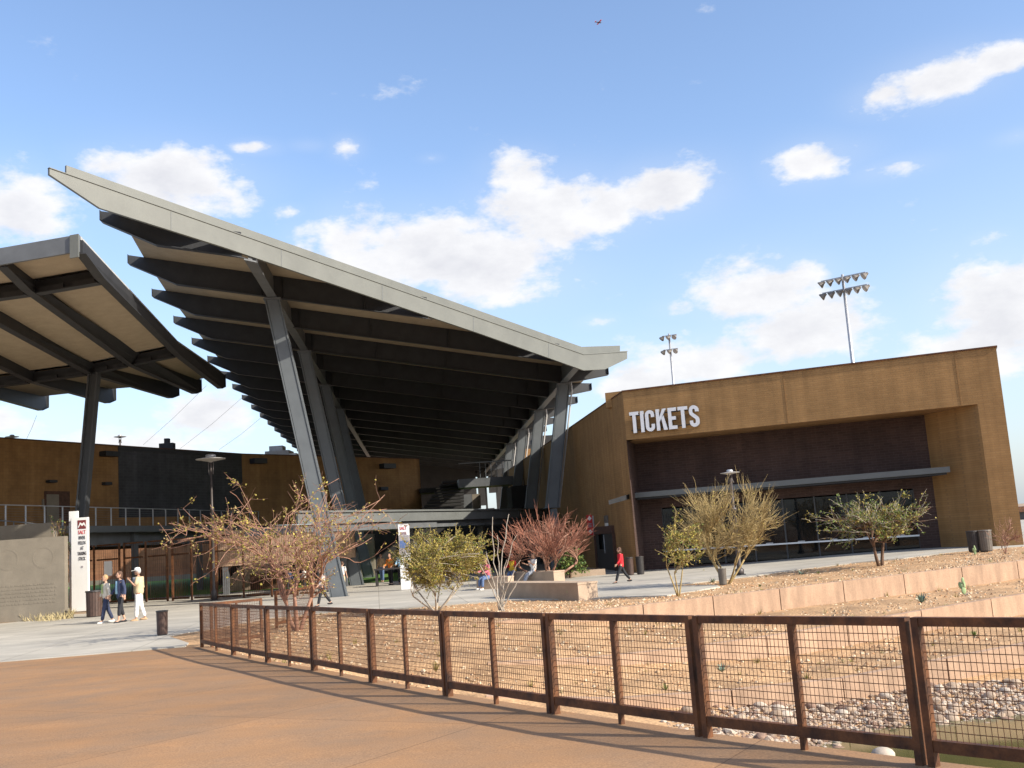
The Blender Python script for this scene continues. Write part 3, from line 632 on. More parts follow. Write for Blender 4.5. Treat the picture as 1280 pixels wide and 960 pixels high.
# ================================================================== LEFT CANOPY
def left_canopy():
    Y0, Yc, Y1 = 32.0, 50.5, 67.0
    t = thing('side_canopy', 'smaller dark steel canopy with tan soffit boards at the left edge, on one slim column', 'roof', at(110, 560, Yc))
    H = []
    # beams fan slightly: near end, knee at the column line and raised tail, the tail lengthened to shade the brick wall
    near = [at(101, 300, Y0), at(3, 317, Y0 + .4), at(-95, 330, Y0 + .8), at(-190, 344, Y0 + 1.2), at(-290, 358, Y0 + 1.6), at(-400, 372, Y0 + 2), at(-520, 386, Y0 + 2.4), at(-640, 400, Y0 + 2.8)]
    knee = [at(222, 429, Yc), at(163, 441, Yc), at(112, 452, Yc), at(40, 462, Yc), at(-40, 472, Yc), at(-130, 481, Yc), at(-230, 490, Yc), at(-330, 499, Yc)]
    tail = [at(279, 468, Y1), at(249, 474, Y1), at(221, 479, Y1), at(142, 485, Y1), at(58, 494, Y1), at(-30, 502, Y1), at(-125, 510, Y1), at(-220, 518, Y1)]
    def beam2(a, k, b, dn, dk, dt, wd, nm, mt):
        mb = MB(); Z = Vector((0, 0, 1)); s = (k - a).normalized(); side = Vector((s.y, -s.x, 0)).normalized()
        top = [a, k, b]; p1_ = a.lerp(k, .13)
        bot = [b - Z * dt, b.lerp(k, .10) - Z * 1.05, k - Z * dk, p1_ - Z * dk, a - Z * dn]
        pts = [rel(p, t.location) for p in top + bot]
        mb.prism([p - side * .06 for p in pts], side * .12)
        for u, v in zip(bot, bot[1:]):
            u_, v_ = rel(u, t.location), rel(v, t.location)
            mb.hexa([u_ - side * wd - Z * .04, v_ - side * wd - Z * .04, v_ + side * wd - Z * .04, u_ + side * wd - Z * .04], [u_ - side * wd - Z * .003, v_ - side * wd - Z * .003, v_ + side * wd - Z * .003, u_ + side * wd - Z * .003])
        for u in (b,):
            u_ = rel(u, t.location); mb.hexa([u_ - side * wd - Z * dt, u_ + side * wd - Z * dt, u_ + side * wd - Z * dt + s * .03, u_ - side * wd - Z * dt + s * .03], [u_ - side * wd, u_ + side * wd, u_ + side * wd + s * .03, u_ - side * wd + s * .03])
        mb.build(nm, mt, t)
    Z = Vector((0, 0, 1))
    for i in range(8): beam2(near[i], knee[i], tail[i], .42, .62, .80, .16, 'beam', 'steel_dark')
    # soffit boards and the metal sheet over them
    for i in range(7):
        for (a, b, f0, f1) in ((near, knee, .01, .155), (near, knee, .185, .97), (knee, tail, .02, .93)):
            q = [rel(P, t.location) for P in (a[i].lerp(b[i], f0), a[i].lerp(b[i], f1), a[i + 1].lerp(b[i + 1], f1), a[i + 1].lerp(b[i + 1], f0))]
            q = [p + (Z * -.14) for p in q]
            dx = (q[3] - q[0]).normalized() * .09
            mb = MB(); mb.prism([q[0] + dx, q[1] + dx, q[2] - dx, q[3] - dx], Z * .06); mb.build('soffit_panel', 'soffit', t)
    mb = MB()
    for i in range(7):
        for a, b in ((near, knee), (knee, tail)):
            q = [rel(P, t.location) + Z * .01 for P in (a[i], b[i] if b is knee else a[i].lerp(b[i], .95), b[i + 1] if b is knee else a[i + 1].lerp(b[i + 1], .95), a[i + 1])]; mb.prism(q, Z * .12)
    mb.build('roof_sheet', 'roof_metal', t)
    # front fascia, cross girders
    mb = MB()
    ofs = Vector((0, -.06, 0))
    for i in range(7): mb.prism([rel(p, t.location) + ofs for p in (near[i] + Z * .14, near[i + 1] + Z * .14, near[i + 1] - Z * .42, near[i] - Z * .42)], Vector((0, -.1, 0)))
    mb.build('fascia', 'steel_mid', t)
    mb = MB(); q = [near[0] + Z * .14, near[0].lerp(near[1], .11) + Z * .14, near[0].lerp(near[1], .11) - Z * .62, near[0] - Z * .62]
    mb.prism([rel(p, t.location) + Vector((.02, -.17, 0)) for p in q], Vector((0, -.06, 0))); mb.build('corner_plate', 'steel_fascia', t)
    for f, dpt in ((.17, .60), (1.0, .62)):
        mb = MB()
        for i in range(7):
            a = near[i].lerp(knee[i], f); b = near[i + 1].lerp(knee[i + 1], f); d = (b - a).normalized()
            mb.prism([rel(p, t.location) for p in (a + d * .07 - Z * .15, b - d * .07 - Z * .15, b - d * .07 - Z * dpt, a + d * .07 - Z * dpt)], Vector((0, .12, 0)))
            mb.bar(rel(a + d * .18 - Z * (dpt + .03), t.location), rel(b - d * .18 - Z * (dpt + .03), t.location), .36, .05)
            mb.bar(rel(a + d * .3 + Vector((0, -.1, 0)) - Z * .52, t.location), rel(a.lerp(b, .42) + Vector((0, -.1, 0)) - Z * .52, t.location), .1, .16); mb.bar(rel(a.lerp(b, .55) + Vector((0, -.1, 0)) - Z * .52, t.location), rel(b - d * .3 + Vector((0, -.1, 0)) - Z * .52, t.location), .1, .16)
        mb.build('cross_girder', 'steel_dark', t)
    # slim leaning column: two flanges and a web
    ct = at(118, 466, Yc); cb = at(98, 690, Yc); mb = MB(); d = (ct - cb).normalized(); x = Vector((1, 0, 0))
    for s in (-1, 1): mb.bar(rel(cb + x * s * .21, t.location), rel(ct + x * s * .21, t.location), .08, .45, up=(0, 1, 0))
    mb.bar(rel(cb, t.location), rel(ct, t.location), .36, .12, up=(0, 1, 0)); 
    c = mb.build('column', 'steel_col_dark', t)
    cb2 = Vector((cb.x - .12, cb.y, 0)); mb = MB(); mb.bar(rel(cb2, t.location), rel(cb, t.location), .5, .45, up=(0, 1, 0)); mb.build('pier', 'steel_col_dark', t)
left_canopy()

# ================================================================== TICKET BUILDING
ZT, ZB = 8.78, 6.40
FL = gz(778, 490, ZT); FR = gz(1245, 434, ZT)
fd = Vector((FR.x - FL.x, FR.y - FL.y, 0)); LEN = fd.length; TM = frame_to((FL.x, FL.y, 0), fd)   # local: x along the front, y into the building
def tl(P): return TM.inverted() @ Vector(P)
bld = thing('ticket_building', 'long tan and dark brick ticket building with a deep framed recess', 'building', (FL.x, FL.y, 0)); bld.matrix_world = TM; bld.location = TM.translation; bld.rotation_euler = TM.to_euler()
inner = tl(gz(1155, 520, ZB)); RX0 = tl(gz(1222, 505, ZB)).x      # outer front edge of right pier
RY = 2.75; IX = inner.x                                            # recess back plane; inner corner of splayed right return
ridge = MB(); ridge.prism([(0, 0, ZB), (LEN, 0, ZB), (LEN, 7, ZB), (0, 7, ZB)], (0, 0, ZT - ZB)); 
DWX = tl(at(787, 640, 51)).x
mb = MB(); mb.prism([(0.0, 0, ZB), (RX0, 0, ZB), (IX + .02, RY + .2, ZB), (DWX - .3, RY + .2, ZB)], (0, 0, ZT - ZB)); mb.build('fascia', 'tan_brick', bld)
mb = MB(); mb.prism([(RX0 + .001, 0, -.4), (LEN, 0, -.4), (LEN + .1, 9, -.4), (IX + .4, 9, -.4), (IX, RY + .01, -.4)], (0, 0, ZT + .4)); mb.build('right_pier', 'tan_brick', bld)
mb = MB(); mb.box(.2, LEN - .3, RY + .22, 9, ZB, ZT - .25); mb.build('roof', 'concrete_grey', bld)
mb = MB(); mb.prism([(-.03, -.05, ZT + .002), (LEN + .05, -.05, ZT + .002), (LEN + .14, 9, ZT + .002), (LEN - .25, 9, ZT + .002), (LEN - .25, .3, ZT + .002), (.1, .3, ZT + .002)], (0, 0, .07)); mb.build('coping', 'rust', bld)
# control joints in the fascia
for fx in (.46, .9):
    mb = MB(); mb.box(LEN * fx - .012, LEN * fx + .012, -.012, -.002, ZB + .02, ZT - .02); mb.build('control_joint', 'brown_brick', bld)
# dark recess wall with the window opening
GX0, GX1 = tl(at(816, 700, 50.2)).x, tl(at(1147, 660, 46)).x
GZ0, GZ1 = .12, 3.05
WX0, WX1 = DWX, IX
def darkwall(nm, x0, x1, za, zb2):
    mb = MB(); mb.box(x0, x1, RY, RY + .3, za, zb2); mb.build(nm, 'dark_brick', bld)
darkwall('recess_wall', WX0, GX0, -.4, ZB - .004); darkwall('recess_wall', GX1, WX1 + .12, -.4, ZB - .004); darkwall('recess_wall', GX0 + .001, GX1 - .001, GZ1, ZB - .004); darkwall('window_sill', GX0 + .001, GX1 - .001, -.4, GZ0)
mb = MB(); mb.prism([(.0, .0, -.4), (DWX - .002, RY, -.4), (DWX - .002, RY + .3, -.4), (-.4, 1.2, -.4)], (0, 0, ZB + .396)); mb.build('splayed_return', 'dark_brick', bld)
# glazing: panes, mullions, the white counter line
NP = 8; pw = (GX1 - GX0) / NP
for i in range(NP):
    x0 = GX0 + pw * i
    mb = MB(); mb.box(x0 + .035, x0 + pw - .035, RY + .12, RY + .135, GZ0 + .06, GZ1 - .06); mb.build('glass_pane', 'glass', bld)
for i in range(NP + 1):
    x0 = GX0 + pw * i; mb = MB(); mb.box(x0 - .034, x0 + .034, RY + .06, RY + .2, GZ0 + .001, GZ1 - .001); mb.build('mullion', 'glass_frame', bld)
mb = MB(); mb.box(GX0 - .02, GX1 + .02, RY - .16, RY + .058, .86, .93); mb.build('counter_shelf', 'white_paint', bld)
mb = MB()
for i in range(NP): mb.box(GX0 + pw * (i + .5) - .2, GX0 + pw * (i + .5) + .12, RY - .1, RY + .02, .935, .98)
mb.build('ticket_tray', 'galv', bld)
mb = MB()
mb.box(GX0 - .5, GX1 + .5, RY + 4.6, RY + 4.7, -.1, 3.4); mb.box(GX0 - .5, GX1 + .5, RY + .35, RY + 4.6, 3.2, 3.3); mb.box(GX0 - .6, GX0 - .5, RY + .35, RY + 4.6, -.1, 3.2); mb.box(GX1 + .5, GX1 + .6, RY + .35, RY + 4.6, -.1, 3.2); mb.box(GX0 - .5, GX1 + .5, RY + .35, RY + 4.6, -.1, .02)
mb.build('ticket_hall', 'interior', bld)
mb = MB(); mb.box(GX0 + pw * 2.6, GX0 + pw * 3.5, RY + 1.3, RY + 1.9, .9, 1.5); mb.build('yellow_counter', 'yellow_counter', bld)
mb = MB()
for fx in (1.2, 4.4, 5.6, 6.7): mb.box(GX0 + pw * fx, GX0 + pw * fx + .5, RY + 1.5, RY + 1.9, .9, 1.6); mb.box(GX0 + pw * fx + .7, GX0 + pw * fx + .95, RY + 1.2, RY + 1.4, .9, 1.9)
mb.build('ticket_desk', 'concrete_grey', bld)
for i, hgt in ((4, .75), (5, .55), (6, .35), (7, .8)):  # grey panels stand in for pale reflections in the upper panes
    mb = MB(); mb.box(GX0 + pw * i + .08, GX0 + pw * (i + 1) - .08, RY + .22, RY + .235, GZ1 - .06 - hgt, GZ1 - .07); mb.build('reflection_panel', 'reflection_grey', bld)
# canopy over the windows
CZ1, CZ0 = 3.96, 3.70
CZ1 = min((z / 100 for z in range(300, 420)), key=lambda z: abs(tl(gz(1187, 583, z)).y - 1.05)); CZ0 = CZ1 - .25
cfl = tl(gz(790.5, 616.3, CZ1)); cfr = tl(gz(1187, 583, CZ1)); tip = tl(at(760.5, 625.5, 47.9))
mb = MB(); mb.prism([(cfl.x, cfl.y, CZ0), (cfr.x, cfr.y, CZ0), (IX - .05, RY - .004, CZ0), (WX0 - .06, RY - .004, CZ0)], (0, 0, CZ1 - CZ0)); cn = mb.build('canopy', 'steel_ledge', bld)
mb = MB(); mb.add([(tip.x, tip.y, tip.z - .2), (cfl.x - .003, cfl.y, CZ0), (DWX * .5 - .05, RY * .5, CZ0 + .02), (tip.x, tip.y, tip.z), (cfl.x - .003, cfl.y, CZ1), (DWX * .5 - .05, RY * .5, CZ1 + .02)], [(2, 1, 0), (3, 4, 5), (0, 1, 4, 3), (1, 2, 5, 4), (2, 0, 3, 5)]); mb.build('canopy_return', 'steel_dark', cn)  # return's shaded side is put into its colour, darker than the canopy
mb = MB(); mb.prism([(cfl.x + .15, cfl.y + .12, CZ0 - .09), (cfr.x - .15, cfr.y + .12, CZ0 - .09), (IX - .3, RY - .01, CZ0 - .09), (WX0 + .2, RY - .01, CZ0 - .09)], (0, 0, .086)); mb.build('canopy_soffit', 'steel_dark', cn)
# left wing wall running back beside the stadium roof
wdir = ray(497, 682); wdir = Vector((wdir.x, wdir.y, 0)).normalized()
wl = (TM.to_3x3().inverted() @ wdir)
def wing(name, s0, s1, za, zb2, th, mt='tan_brick', off=0.0):
    nrm = Vector((wl.y, -wl.x, 0));  nrm = nrm if nrm.x > 0 else -nrm
    a = Vector((0, 0, 0)) + wl * s0 - nrm * off; b = wl * s1 - nrm * off
    Mw = frame_to((a.x, a.y, 0), (b - a)); L_ = (b - a).length
    mb = MB(); mb.box(0, L_, -th, 0, za, zb2); return mb.build(name, mt, bld, Mw)
wing('wing_wall', .004, 60, ZB, ZT - .003, .4)
wing('wing_wall', .05, 60, -.4, ZB - .002, .02)
wing('wing_coping', .06, 60, ZT + .001, ZT + .06, .45, 'rust', .03)
# raised roof block behind the corner
pb = at(748, 494, 53.0); lb = tl(pb)
mb = MB(); mb.box(lb.x + .3, lb.x + 7, lb.y + .2, lb.y + 6, ZT - .4, pb.z + .1); mb.build('roof_block', 'tan_brick', bld)
# wing door, light, blade sign
def on_wing(px, py, z=None):
    n = Vector((wdir.y, -wdir.x, 0)); d = ray(px, py); k = n.dot(Vector((FL.x, FL.y, 0)) - Vector((0, 0, 0))); s = (k - n.dot(EYE)) / n.dot(d); return EYE + d * s
def wing_s(P): return (Vector((P.x, P.y, 0)) - Vector((FL.x, FL.y, 0))).dot(wdir)
s0, s1 = wing_s(on_wing(771, 690)), wing_s(on_wing(747, 690)); zt_ = on_wing(760, 667).z
nW = Vector((wl.y, -wl.x, 0)); nW = nW if nW.x > 0 else -nW
def wing_box(nm, sa, sb, za, zb2, out0, out1, mt, parent=bld):
    Mw = frame_to(wl * sa - nW * out0, wl); mb = MB(); mb.box(0, sb - sa, 0, out1 - out0, za, zb2)
    return mb.build(nm, mt, parent, Mw)
door = wing_box('door', s0 + .15, s1 - .15, .02, 2.35, .005, .06, 'bin_dark')
mb = MB()
wing_box('door_frame', s0, s0 + .14, .0, zt_, .004, .16, 'rust_dark'); wing_box('door_frame', s1 - .14, s1, .0, zt_, .004, .16, 'rust_dark'); wing_box('door_frame', s0 + .141, s1 - .141, 2.36, zt_, .004, .16, 'rust_dark')
wing_box('door_window', s0 + (s1 - s0) * .52, s0 + (s1 - s0) * .8, 1.1, 2.0, .062, .075, 'glass')
wing_box('door_handle', s0 + (s1 - s0) * .5 - .03, s0 + (s1 - s0) * .5 + .03, .9, 1.9, .08, .12, 'galv')
p = on_wing(760, 650); sl_ = wing_s(p); wl_light = wing_box('wall_light', sl_ - .12, sl_ + .12, p.z - .15, p.z + .25, .005, .2, 'bin_steel'); wing_box('lamp_glass', sl_ - .1, sl_ + .1, p.z - .32, p.z - .152, .02, .18, 'lamp_lens')

# raised letters TICKETS: condensed gothic strokes, chamfered corners
def stroke_letter(ch, x0, w, h, s):
    """returns polygons (outer outlines as quads strips) of letter ch in a cell w x h with stroke s"""
    def rect(a, b, c, d): return [(x0 + a, b), (x0 + c, b), (x0 + c, d), (x0 + a, d)]
    def ringpath(pts):     # thick polyline with mitred joints -> quads
        P = [Vector((x0 + a, b)) for a, b in pts]; qs = []; Ls = []
        for i, p in enumerate(P):
            d1_ = (P[i] - P[i - 1]).normalized() if i else (P[1] - P[0]).normalized(); d2_ = (P[i + 1] - P[i]).normalized() if i < len(P) - 1 else d1_
            n1 = Vector((-d1_.y, d1_.x)); n2 = Vector((-d2_.y, d2_.x)); m_ = (n1 + n2).normalized(); k = s / 2 / max(.4, m_.dot(n1)); Ls.append((p + m_ * k, p - m_ * k))
        return [[tuple(a[0]), tuple(a[1]), tuple(b[1]), tuple(b[0])] for a, b in zip(Ls, Ls[1:])]
    c = s * .75
    def arc(cx, cy, rx, ry, a0, a1, n=6): return [(cx + rx * math.cos(R(a0 + (a1 - a0) * i / n)), cy + ry * math.sin(R(a0 + (a1 - a0) * i / n))) for i in range(n + 1)]
    r = w / 2 - s / 2
    if ch == 'T': return [rect(0, h - s, w, h), rect(w / 2 - s / 2, 0, w / 2 + s / 2, h - s)]
    if ch == 'I': return [rect(0, 0, s, h)]
    if ch == 'E': return [rect(0, 0, s, h), rect(s, h - s, w, h), rect(s, h / 2 - s / 2 + .01, w * .9, h / 2 + s / 2 + .01), rect(s, 0, w, s)]
    if ch == 'K': return [rect(0, 0, s, h), [(x0 + s, h * .40), (x0 + s, h * .40 + s * 1.35), (x0 + w - s * 1.12, h), (x0 + w, h)][::1], [(x0 + s * 1.55, h * .56), (x0 + w - s * 1.05, 0), (x0 + w + .02, 0), (x0 + s * 2.25, h * .69)]]
    if ch == 'C': return ringpath([(w - s / 2, h * .66), (w - s / 2, h - s / 2 - r)] + arc(w / 2, h - s / 2 - r, r, r, 0, 180, 8)[1:] + [(s / 2, s / 2 + r)] + arc(w / 2, s / 2 + r, r, r, 180, 360, 8)[1:] + [(w - s / 2, h * .34)])
    if ch == 'S': return ringpath([(w - s / 2, h * .70), (w - s / 2, h - s / 2 - r)] + arc(w / 2, h - s / 2 - r, r, r, 0, 180, 8)[1:] + [(s / 2, h * .70), (s / 2 + .02, h * .62), (w - s / 2 - .02, h * .40), (w - s / 2, h * .32), (w - s / 2, s / 2 + r)] + arc(w / 2, s / 2 + r, r, r, 0, -180, 8)[1:] + [(s / 2, h * .30)])
def tickets():
    pl, pr_ = tl(onfront(790, 541)), tl(onfront(876, 533)); top = tl(onfront(833, 512)).z
    h = (tl(onfront(793, 516)).z - tl(onfront(797, 542)).z); x0 = pl.x; total = pr_.x - pl.x; zb2 = tl(onfront(797, 542)).z + .02
    ws = dict(T=.62, I=.22, C=.62, K=.70, E=.56, S=.62); gap = .11; un = sum(ws[c] for c in 'TICKETS') + gap * 6; k = total / un; x = x0; s = .225 * k
    for c in 'TICKETS':
        mb = MB()
        for q in stroke_letter(c, x, ws[c] * k, h, s):
            mb.cur = 1; o = len(mb.v); n = len(q)
            a = [(u, -.10, v + zb2) for u, v in q]; b = [(u, -.24, v + zb2) for u, v in q]
            mb.add(a + b, [(i, (i + 1) % n, n + (i + 1) % n, n + i) for i in range(n)]); mb.cur = 0; mb.add(b, [tuple(range(n))])
        mb.build('letter', ['letter_face', 'letter_side'], bld); x += (ws[c] + gap) * k
    mb = MB(); mb.box(x0, x0 + total, -.09, -.03, zb2 + .12, zb2 + .16); mb.box(x0, x0 + total, -.09, -.03, zb2 + h - .2, zb2 + h - .16); mb.build('letter_rail', 'steel_dark', bld)
def onfront(px, py):
    n = Vector((fd.y, -fd.x, 0)).normalized(); d = ray(px, py); s = (n.dot(Vector((FL.x, FL.y, 0))) - n.dot(EYE)) / n.dot(d); return EYE + d * s
tickets()
# blade sign beside the door: its own thing on the wall
p = on_wing(743, 656); sg = thing('blade_sign', 'narrow red blade sign with two white diamonds beside the building door', 'sign', p)
Mb = frame_to((0, 0, 0), (math.cos(R(8)), math.sin(R(8)))); hz_ = .58; wd_ = .34
mb = MB(); mb.box(-wd_ - .1, -.1, -.03, .03, -hz_, hz_); mb.build('sign_panel', 'sign_red', sg, Mb)
for zc in (.38, -.38):
    mb = MB(); mb.prism([(-.27 - .13, -.035, zc), (-.27, -.035, zc - .13), (-.27 + .13, -.035, zc), (-.27, -.035, zc + .13)], (0, -.008, 0)); mb.build('diamond', 'white_paint', sg, Mb)
mb = MB()
for i in range(3): mb.box(-.27 - .1, -.27 + .1, -.045, -.034, -.12 + i * .09, -.075 + i * .09)
mb.build('lettering', 'sign_grey', sg, Mb); mb = MB(); mb.box(-.1, -.02, -.05, .05, -hz_ - .25, hz_ - .05); mb.build('bracket', 'lamp_shade', sg, Mb)
# ================================================================== CONCOURSE, LEFT BUILDING, STANDS
FZ = 4.40                                            # concourse floor level
# rail line of the left concourse: from the left edge of the frame away to the right
ra = gz(0, 658, FZ); rb = gz(300, 657, FZ); rdir = (Vector((rb.x - ra.x, rb.y - ra.y, 0))).normalized()
ra = ra - rdir * 6
conc = thing('concourse', 'raised grey concourse deck with a slim railing in front of the brown brick wall', 'walkway', (ra.x, ra.y, 0))
RM = frame_to((0, 0, 0), rdir); Lr = (rb - ra).length + 9
BACK = 22
mb = MB(); mb.box(0, Lr + 26, .12, BACK, FZ - .30, FZ); mb.build('floor_slab', 'concrete_grey', conc, RM)
mb = MB(); mb.box(0, Lr, 0, .115, FZ - .36, FZ + .02); mb.build('slab_edge', 'steel_column', conc, RM)
mb = MB(); mb.box(0, Lr, .9, 1.2, FZ - 1.15, FZ - .31); mb.build('edge_beam', 'steel_mid', conc, RM)
mb = MB(); mb.box(0, Lr, 4.2, 4.5, FZ - 1.1, FZ - .31); mb.box(0, Lr, 9.2, 9.5, FZ - 1.1, FZ - .31); mb.build('floor_beam', 'steel_dark', conc, RM)
for x in np.arange(3.0, Lr, 8.2):
    mb = MB(); mb.box(x - .22, x + .22, .6, .85, 0, FZ - .32); mb.build('column', 'steel_column', conc, RM)
x = .3
while x < Lr:
    mb = MB(); mb.box(x - .03, x + .03, .03, .09, FZ + .021, FZ + 1.05); mb.build('rail_post', 'galv', conc, RM)
    x += 1.55
mb = MB()
mb.tube([(0, .06, FZ + 1.08), (Lr, .06, FZ + 1.08)], .028, 6); mb.build('top_rail', 'galv', conc, RM)
mb = MB()
for k in range(7): mb.tube([(0, .06, FZ + .12 + .13 * k), (Lr, .06, FZ + .12 + .13 * k)], .006, 4)
mb.build('rail_cable', 'steel_mid', conc, RM, kind='stuff')

WTOP = 9.95
wa, wb, wc = gz(0, 548, WTOP), gz(303, 568, WTOP), gz(524, 574, WTOP)
wa = wa + (wa - wb).normalized() * 8
club = thing('concession_building', 'long brown brick building with a charcoal panel above the raised concourse', 'building', (wa.x, wa.y, FZ))
def wallrun(nm, p, q, z0, z1_, mt, th=.4, out=0.0, parent=club):
    p, q = Vector(p), Vector(q); d = Vector((q.x - p.x, q.y - p.y, 0)); M_ = frame_to(rel((p.x, p.y, FZ), club.location), d)
    mb = MB(); mb.box(0, d.length, -out, th, z0 - FZ, z1_ - FZ); return mb.build(nm, mt, parent, M_)
def on_run(p, q, px, py):
    d2 = Vector((q.x - p.x, q.y - p.y, 0)).normalized(); n = Vector((d2.y, -d2.x, 0)); r = ray(px, py); s = (n.dot(Vector((p.x, p.y, 0))) - n.dot(EYE)) / n.dot(r); return EYE + r * s
d0, d1_ = on_run(wa, wb, 148, 600), on_run(wa, wb, 302.5, 600)
wallrun('brick_wall', wa, d0, FZ, WTOP, 'brown_brick')
zd = on_run(wa, wb, 200, 646).z
wallrun('charcoal_panel', d0, d1_, zd, WTOP - .25, 'charcoal_brick', out=.03); wallrun('brick_wall', d0, d1_, FZ, zd - .003, 'brown_brick'); wallrun('parapet', d0, d1_, WTOP - .247, WTOP - .002, 'steel_dark', out=.05)
wallrun('brick_wall', d1_, wb, FZ, WTOP - .001, 'brown_brick'); wallrun('brick_wall', wb, wc, FZ, WTOP, 'brown_brick')
wallrun('coping', wa, wb, WTOP + .002, WTOP + .07, 'rust_dark', out=.06); wallrun('coping', wb, wc, WTOP + .003, WTOP + .07, 'rust_dark', out=.06)
d = (wc - wb).normalized(); back = Vector((-d.y, d.x, 0)); wallrun('end_wall', wc + d * .001, wc + back * 9 + d * .001, FZ, WTOP, 'brown_brick', th=.3)
d = (wb - wa).normalized()
def on_club(nm, px0, px1, py0, py1, mt, out, seg=(wa, wb), inset=0.0):
    a, b = on_run(*seg, px0, (py0 + py1) / 2), on_run(*seg, px1, (py0 + py1) / 2); zt = on_run(*seg, (px0 + px1) / 2, py0).z; zb2 = on_run(*seg, (px0 + px1) / 2, py1).z
    sd = Vector((seg[1].x - seg[0].x, seg[1].y - seg[0].y, 0)).normalized(); M_ = frame_to(rel((a.x, a.y, FZ), club.location), sd); L_ = (Vector((b.x - a.x, b.y - a.y, 0))).length
    mb = MB(); mb.box(0, L_, -out, -.004, zb2 - FZ, zt - FZ); return mb.build(nm, mt, club, M_)
on_club('door_recess', 55, 87, 614, 657, 'rust_dark', .03); on_club('door', 57.5, 73, 618, 657, 'concrete_grey', .06)
on_club('wall_light', 57, 67, 600.5, 603.5, 'steel_dark', .35); on_club('wall_light', 127, 135.5, 603, 606.5, 'steel_dark', .35); on_club('wall_light', 473, 482, 609, 613, 'steel_dark', .35, (wb, wc))
on_club('loudspeaker', 124, 142, 565, 571, 'steel_dark', .6); on_club('loudspeaker', 312, 328, 573.5, 580, 'steel_dark', .6, (wb, wc)); on_club('loudspeaker', 474, 489, 580, 586, 'steel_dark', .6, (wb, wc))
on_club('vent_grille', 474, 487, 602, 606, 'brown_brick', .05, (wb, wc)); on_club('fire_alarm', 52, 54, 624, 636, 'concrete_grey', .1)

# roof plant seen over the brown wall
p = at(344, 560, 88); hv = thing('rooftop_unit', 'pale grey rooftop air unit rising behind the brown wall', 'air unit', (p.x, p.y, WTOP - .4))
mb = MB(); mb.box(-.9, 1.15, 0, 2.0, 0, 1.3); mb.build('casing', 'lamp_shade', hv); mb = MB(); mb.box(-.6, .55, .3, 1.6, 1.302, 1.75); mb.build('fan_box', 'galv', hv); mb = MB(); mb.box(1.16, 1.75, .1, 1.5, 0, 1.0); mb.build('side_box', 'white_paint', hv); mb = MB(); mb.box(-3, 3, .8, 8, -.5, -.002); mb.build('curb', 'concrete_grey', hv)
p = at(209, 556, 74); vt = MB(); vt.box(-.5, .5, -.3, .3, -.6, .1); vt.box(-.16, .16, -.2, .2, .1, .45); o = vt.build('roof_vent', 'steel_dark'); o.location = p; tag(o, 'small black roof vent on top of the charcoal wall panel', 'vent')

# walkway bridge band in the middle
BT, BB = 4.05, 3.42
ba = gz(372, 638.5, BT); bb = gz(690, 635.3, BT); bd = Vector((bb.x - ba.x, bb.y - ba.y, 0)); LB = bd.length * 1.06
brd = thing('footbridge', 'flat grey steel footbridge running behind the leaning roof columns', 'bridge', (ba.x, ba.y, 0)); BM = frame_to((0, 0, 0), bd)
mb = MB(); mb.box(0, LB, 0, .12, BB, BT - .11); mb.build('side_panel', 'steel_ledge', brd, BM)
mb = MB(); mb.box(0, LB, -.10, .2, BT - .1, BT); mb.build('top_rail', 'steel_ledge', brd, BM)
mb = MB(); mb.box(0, LB, .3, 3.2, BB - .38, BB - .02); mb.build('floor', 'steel_mid', brd, BM)
mb = MB(); mb.box(0, LB * .42, .18, .29, BB - .40, BB - .05); mb.build('lower_beam', 'steel_mid', brd, BM)
for x in np.arange(4, LB, 9.0):
    mb = MB(); mb.box(x - .18, x + .18, 1.4, 1.8, 0, BB - .39); mb.build('post', 'steel_mid', brd, BM)

# grandstand in the shade under the big roof
gs = thing('grandstand', 'dark steel grandstand and stairs in the deep shade under the big canopy', 'grandstand', W(2, 104, 0))
def gbox(nm, t0, t1, Da, Db, za, zb2, mt):
    mb = MB(); b = [rp2(t0, Da, za), rp2(t1, Da, za), rp2(t1, Db, za), rp2(t0, Db, za)]; tt = [rp2(t0, Da, zb2), rp2(t1, Da, zb2), rp2(t1, Db, zb2), rp2(t0, Db, zb2)]
    mb.hexa(b, tt); return mb.build(nm, mt, gs)
def rp2(t, D, z): return rel(W(t, D, z), gs.location)
def gpx(x0, x1, y0, y1_, D, nm, mt, th=.4):
    t0, z0 = onD(x0, (y0 + y1_) / 2, D); t1, _ = onD(x1, (y0 + y1_) / 2, D); _, zt = onD((x0 + x1) / 2, y0, D); _, zb2 = onD((x0 + x1) / 2, y1_, D)
    return gbox(nm, t0, t1, D, D + th, zb2, zt, mt)
# back wall with openings left between its pieces
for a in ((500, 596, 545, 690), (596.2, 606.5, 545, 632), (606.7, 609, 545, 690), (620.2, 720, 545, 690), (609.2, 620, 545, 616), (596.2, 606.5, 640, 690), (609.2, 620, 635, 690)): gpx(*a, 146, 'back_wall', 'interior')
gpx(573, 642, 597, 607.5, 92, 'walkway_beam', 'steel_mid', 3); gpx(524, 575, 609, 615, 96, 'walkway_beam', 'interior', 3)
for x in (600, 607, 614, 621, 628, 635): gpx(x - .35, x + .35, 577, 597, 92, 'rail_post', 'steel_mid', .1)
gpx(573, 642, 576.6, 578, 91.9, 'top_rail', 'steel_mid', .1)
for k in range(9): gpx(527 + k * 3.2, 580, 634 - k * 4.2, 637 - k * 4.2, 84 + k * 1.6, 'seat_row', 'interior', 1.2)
for k in range(6): gpx(545 + 1.1 * k, 550 + 1.1 * k, 620 + 3.2 * k - 10, 621 + 3.2 * k - 10, 83, 'stair_tread', 'concrete_grey', .6)
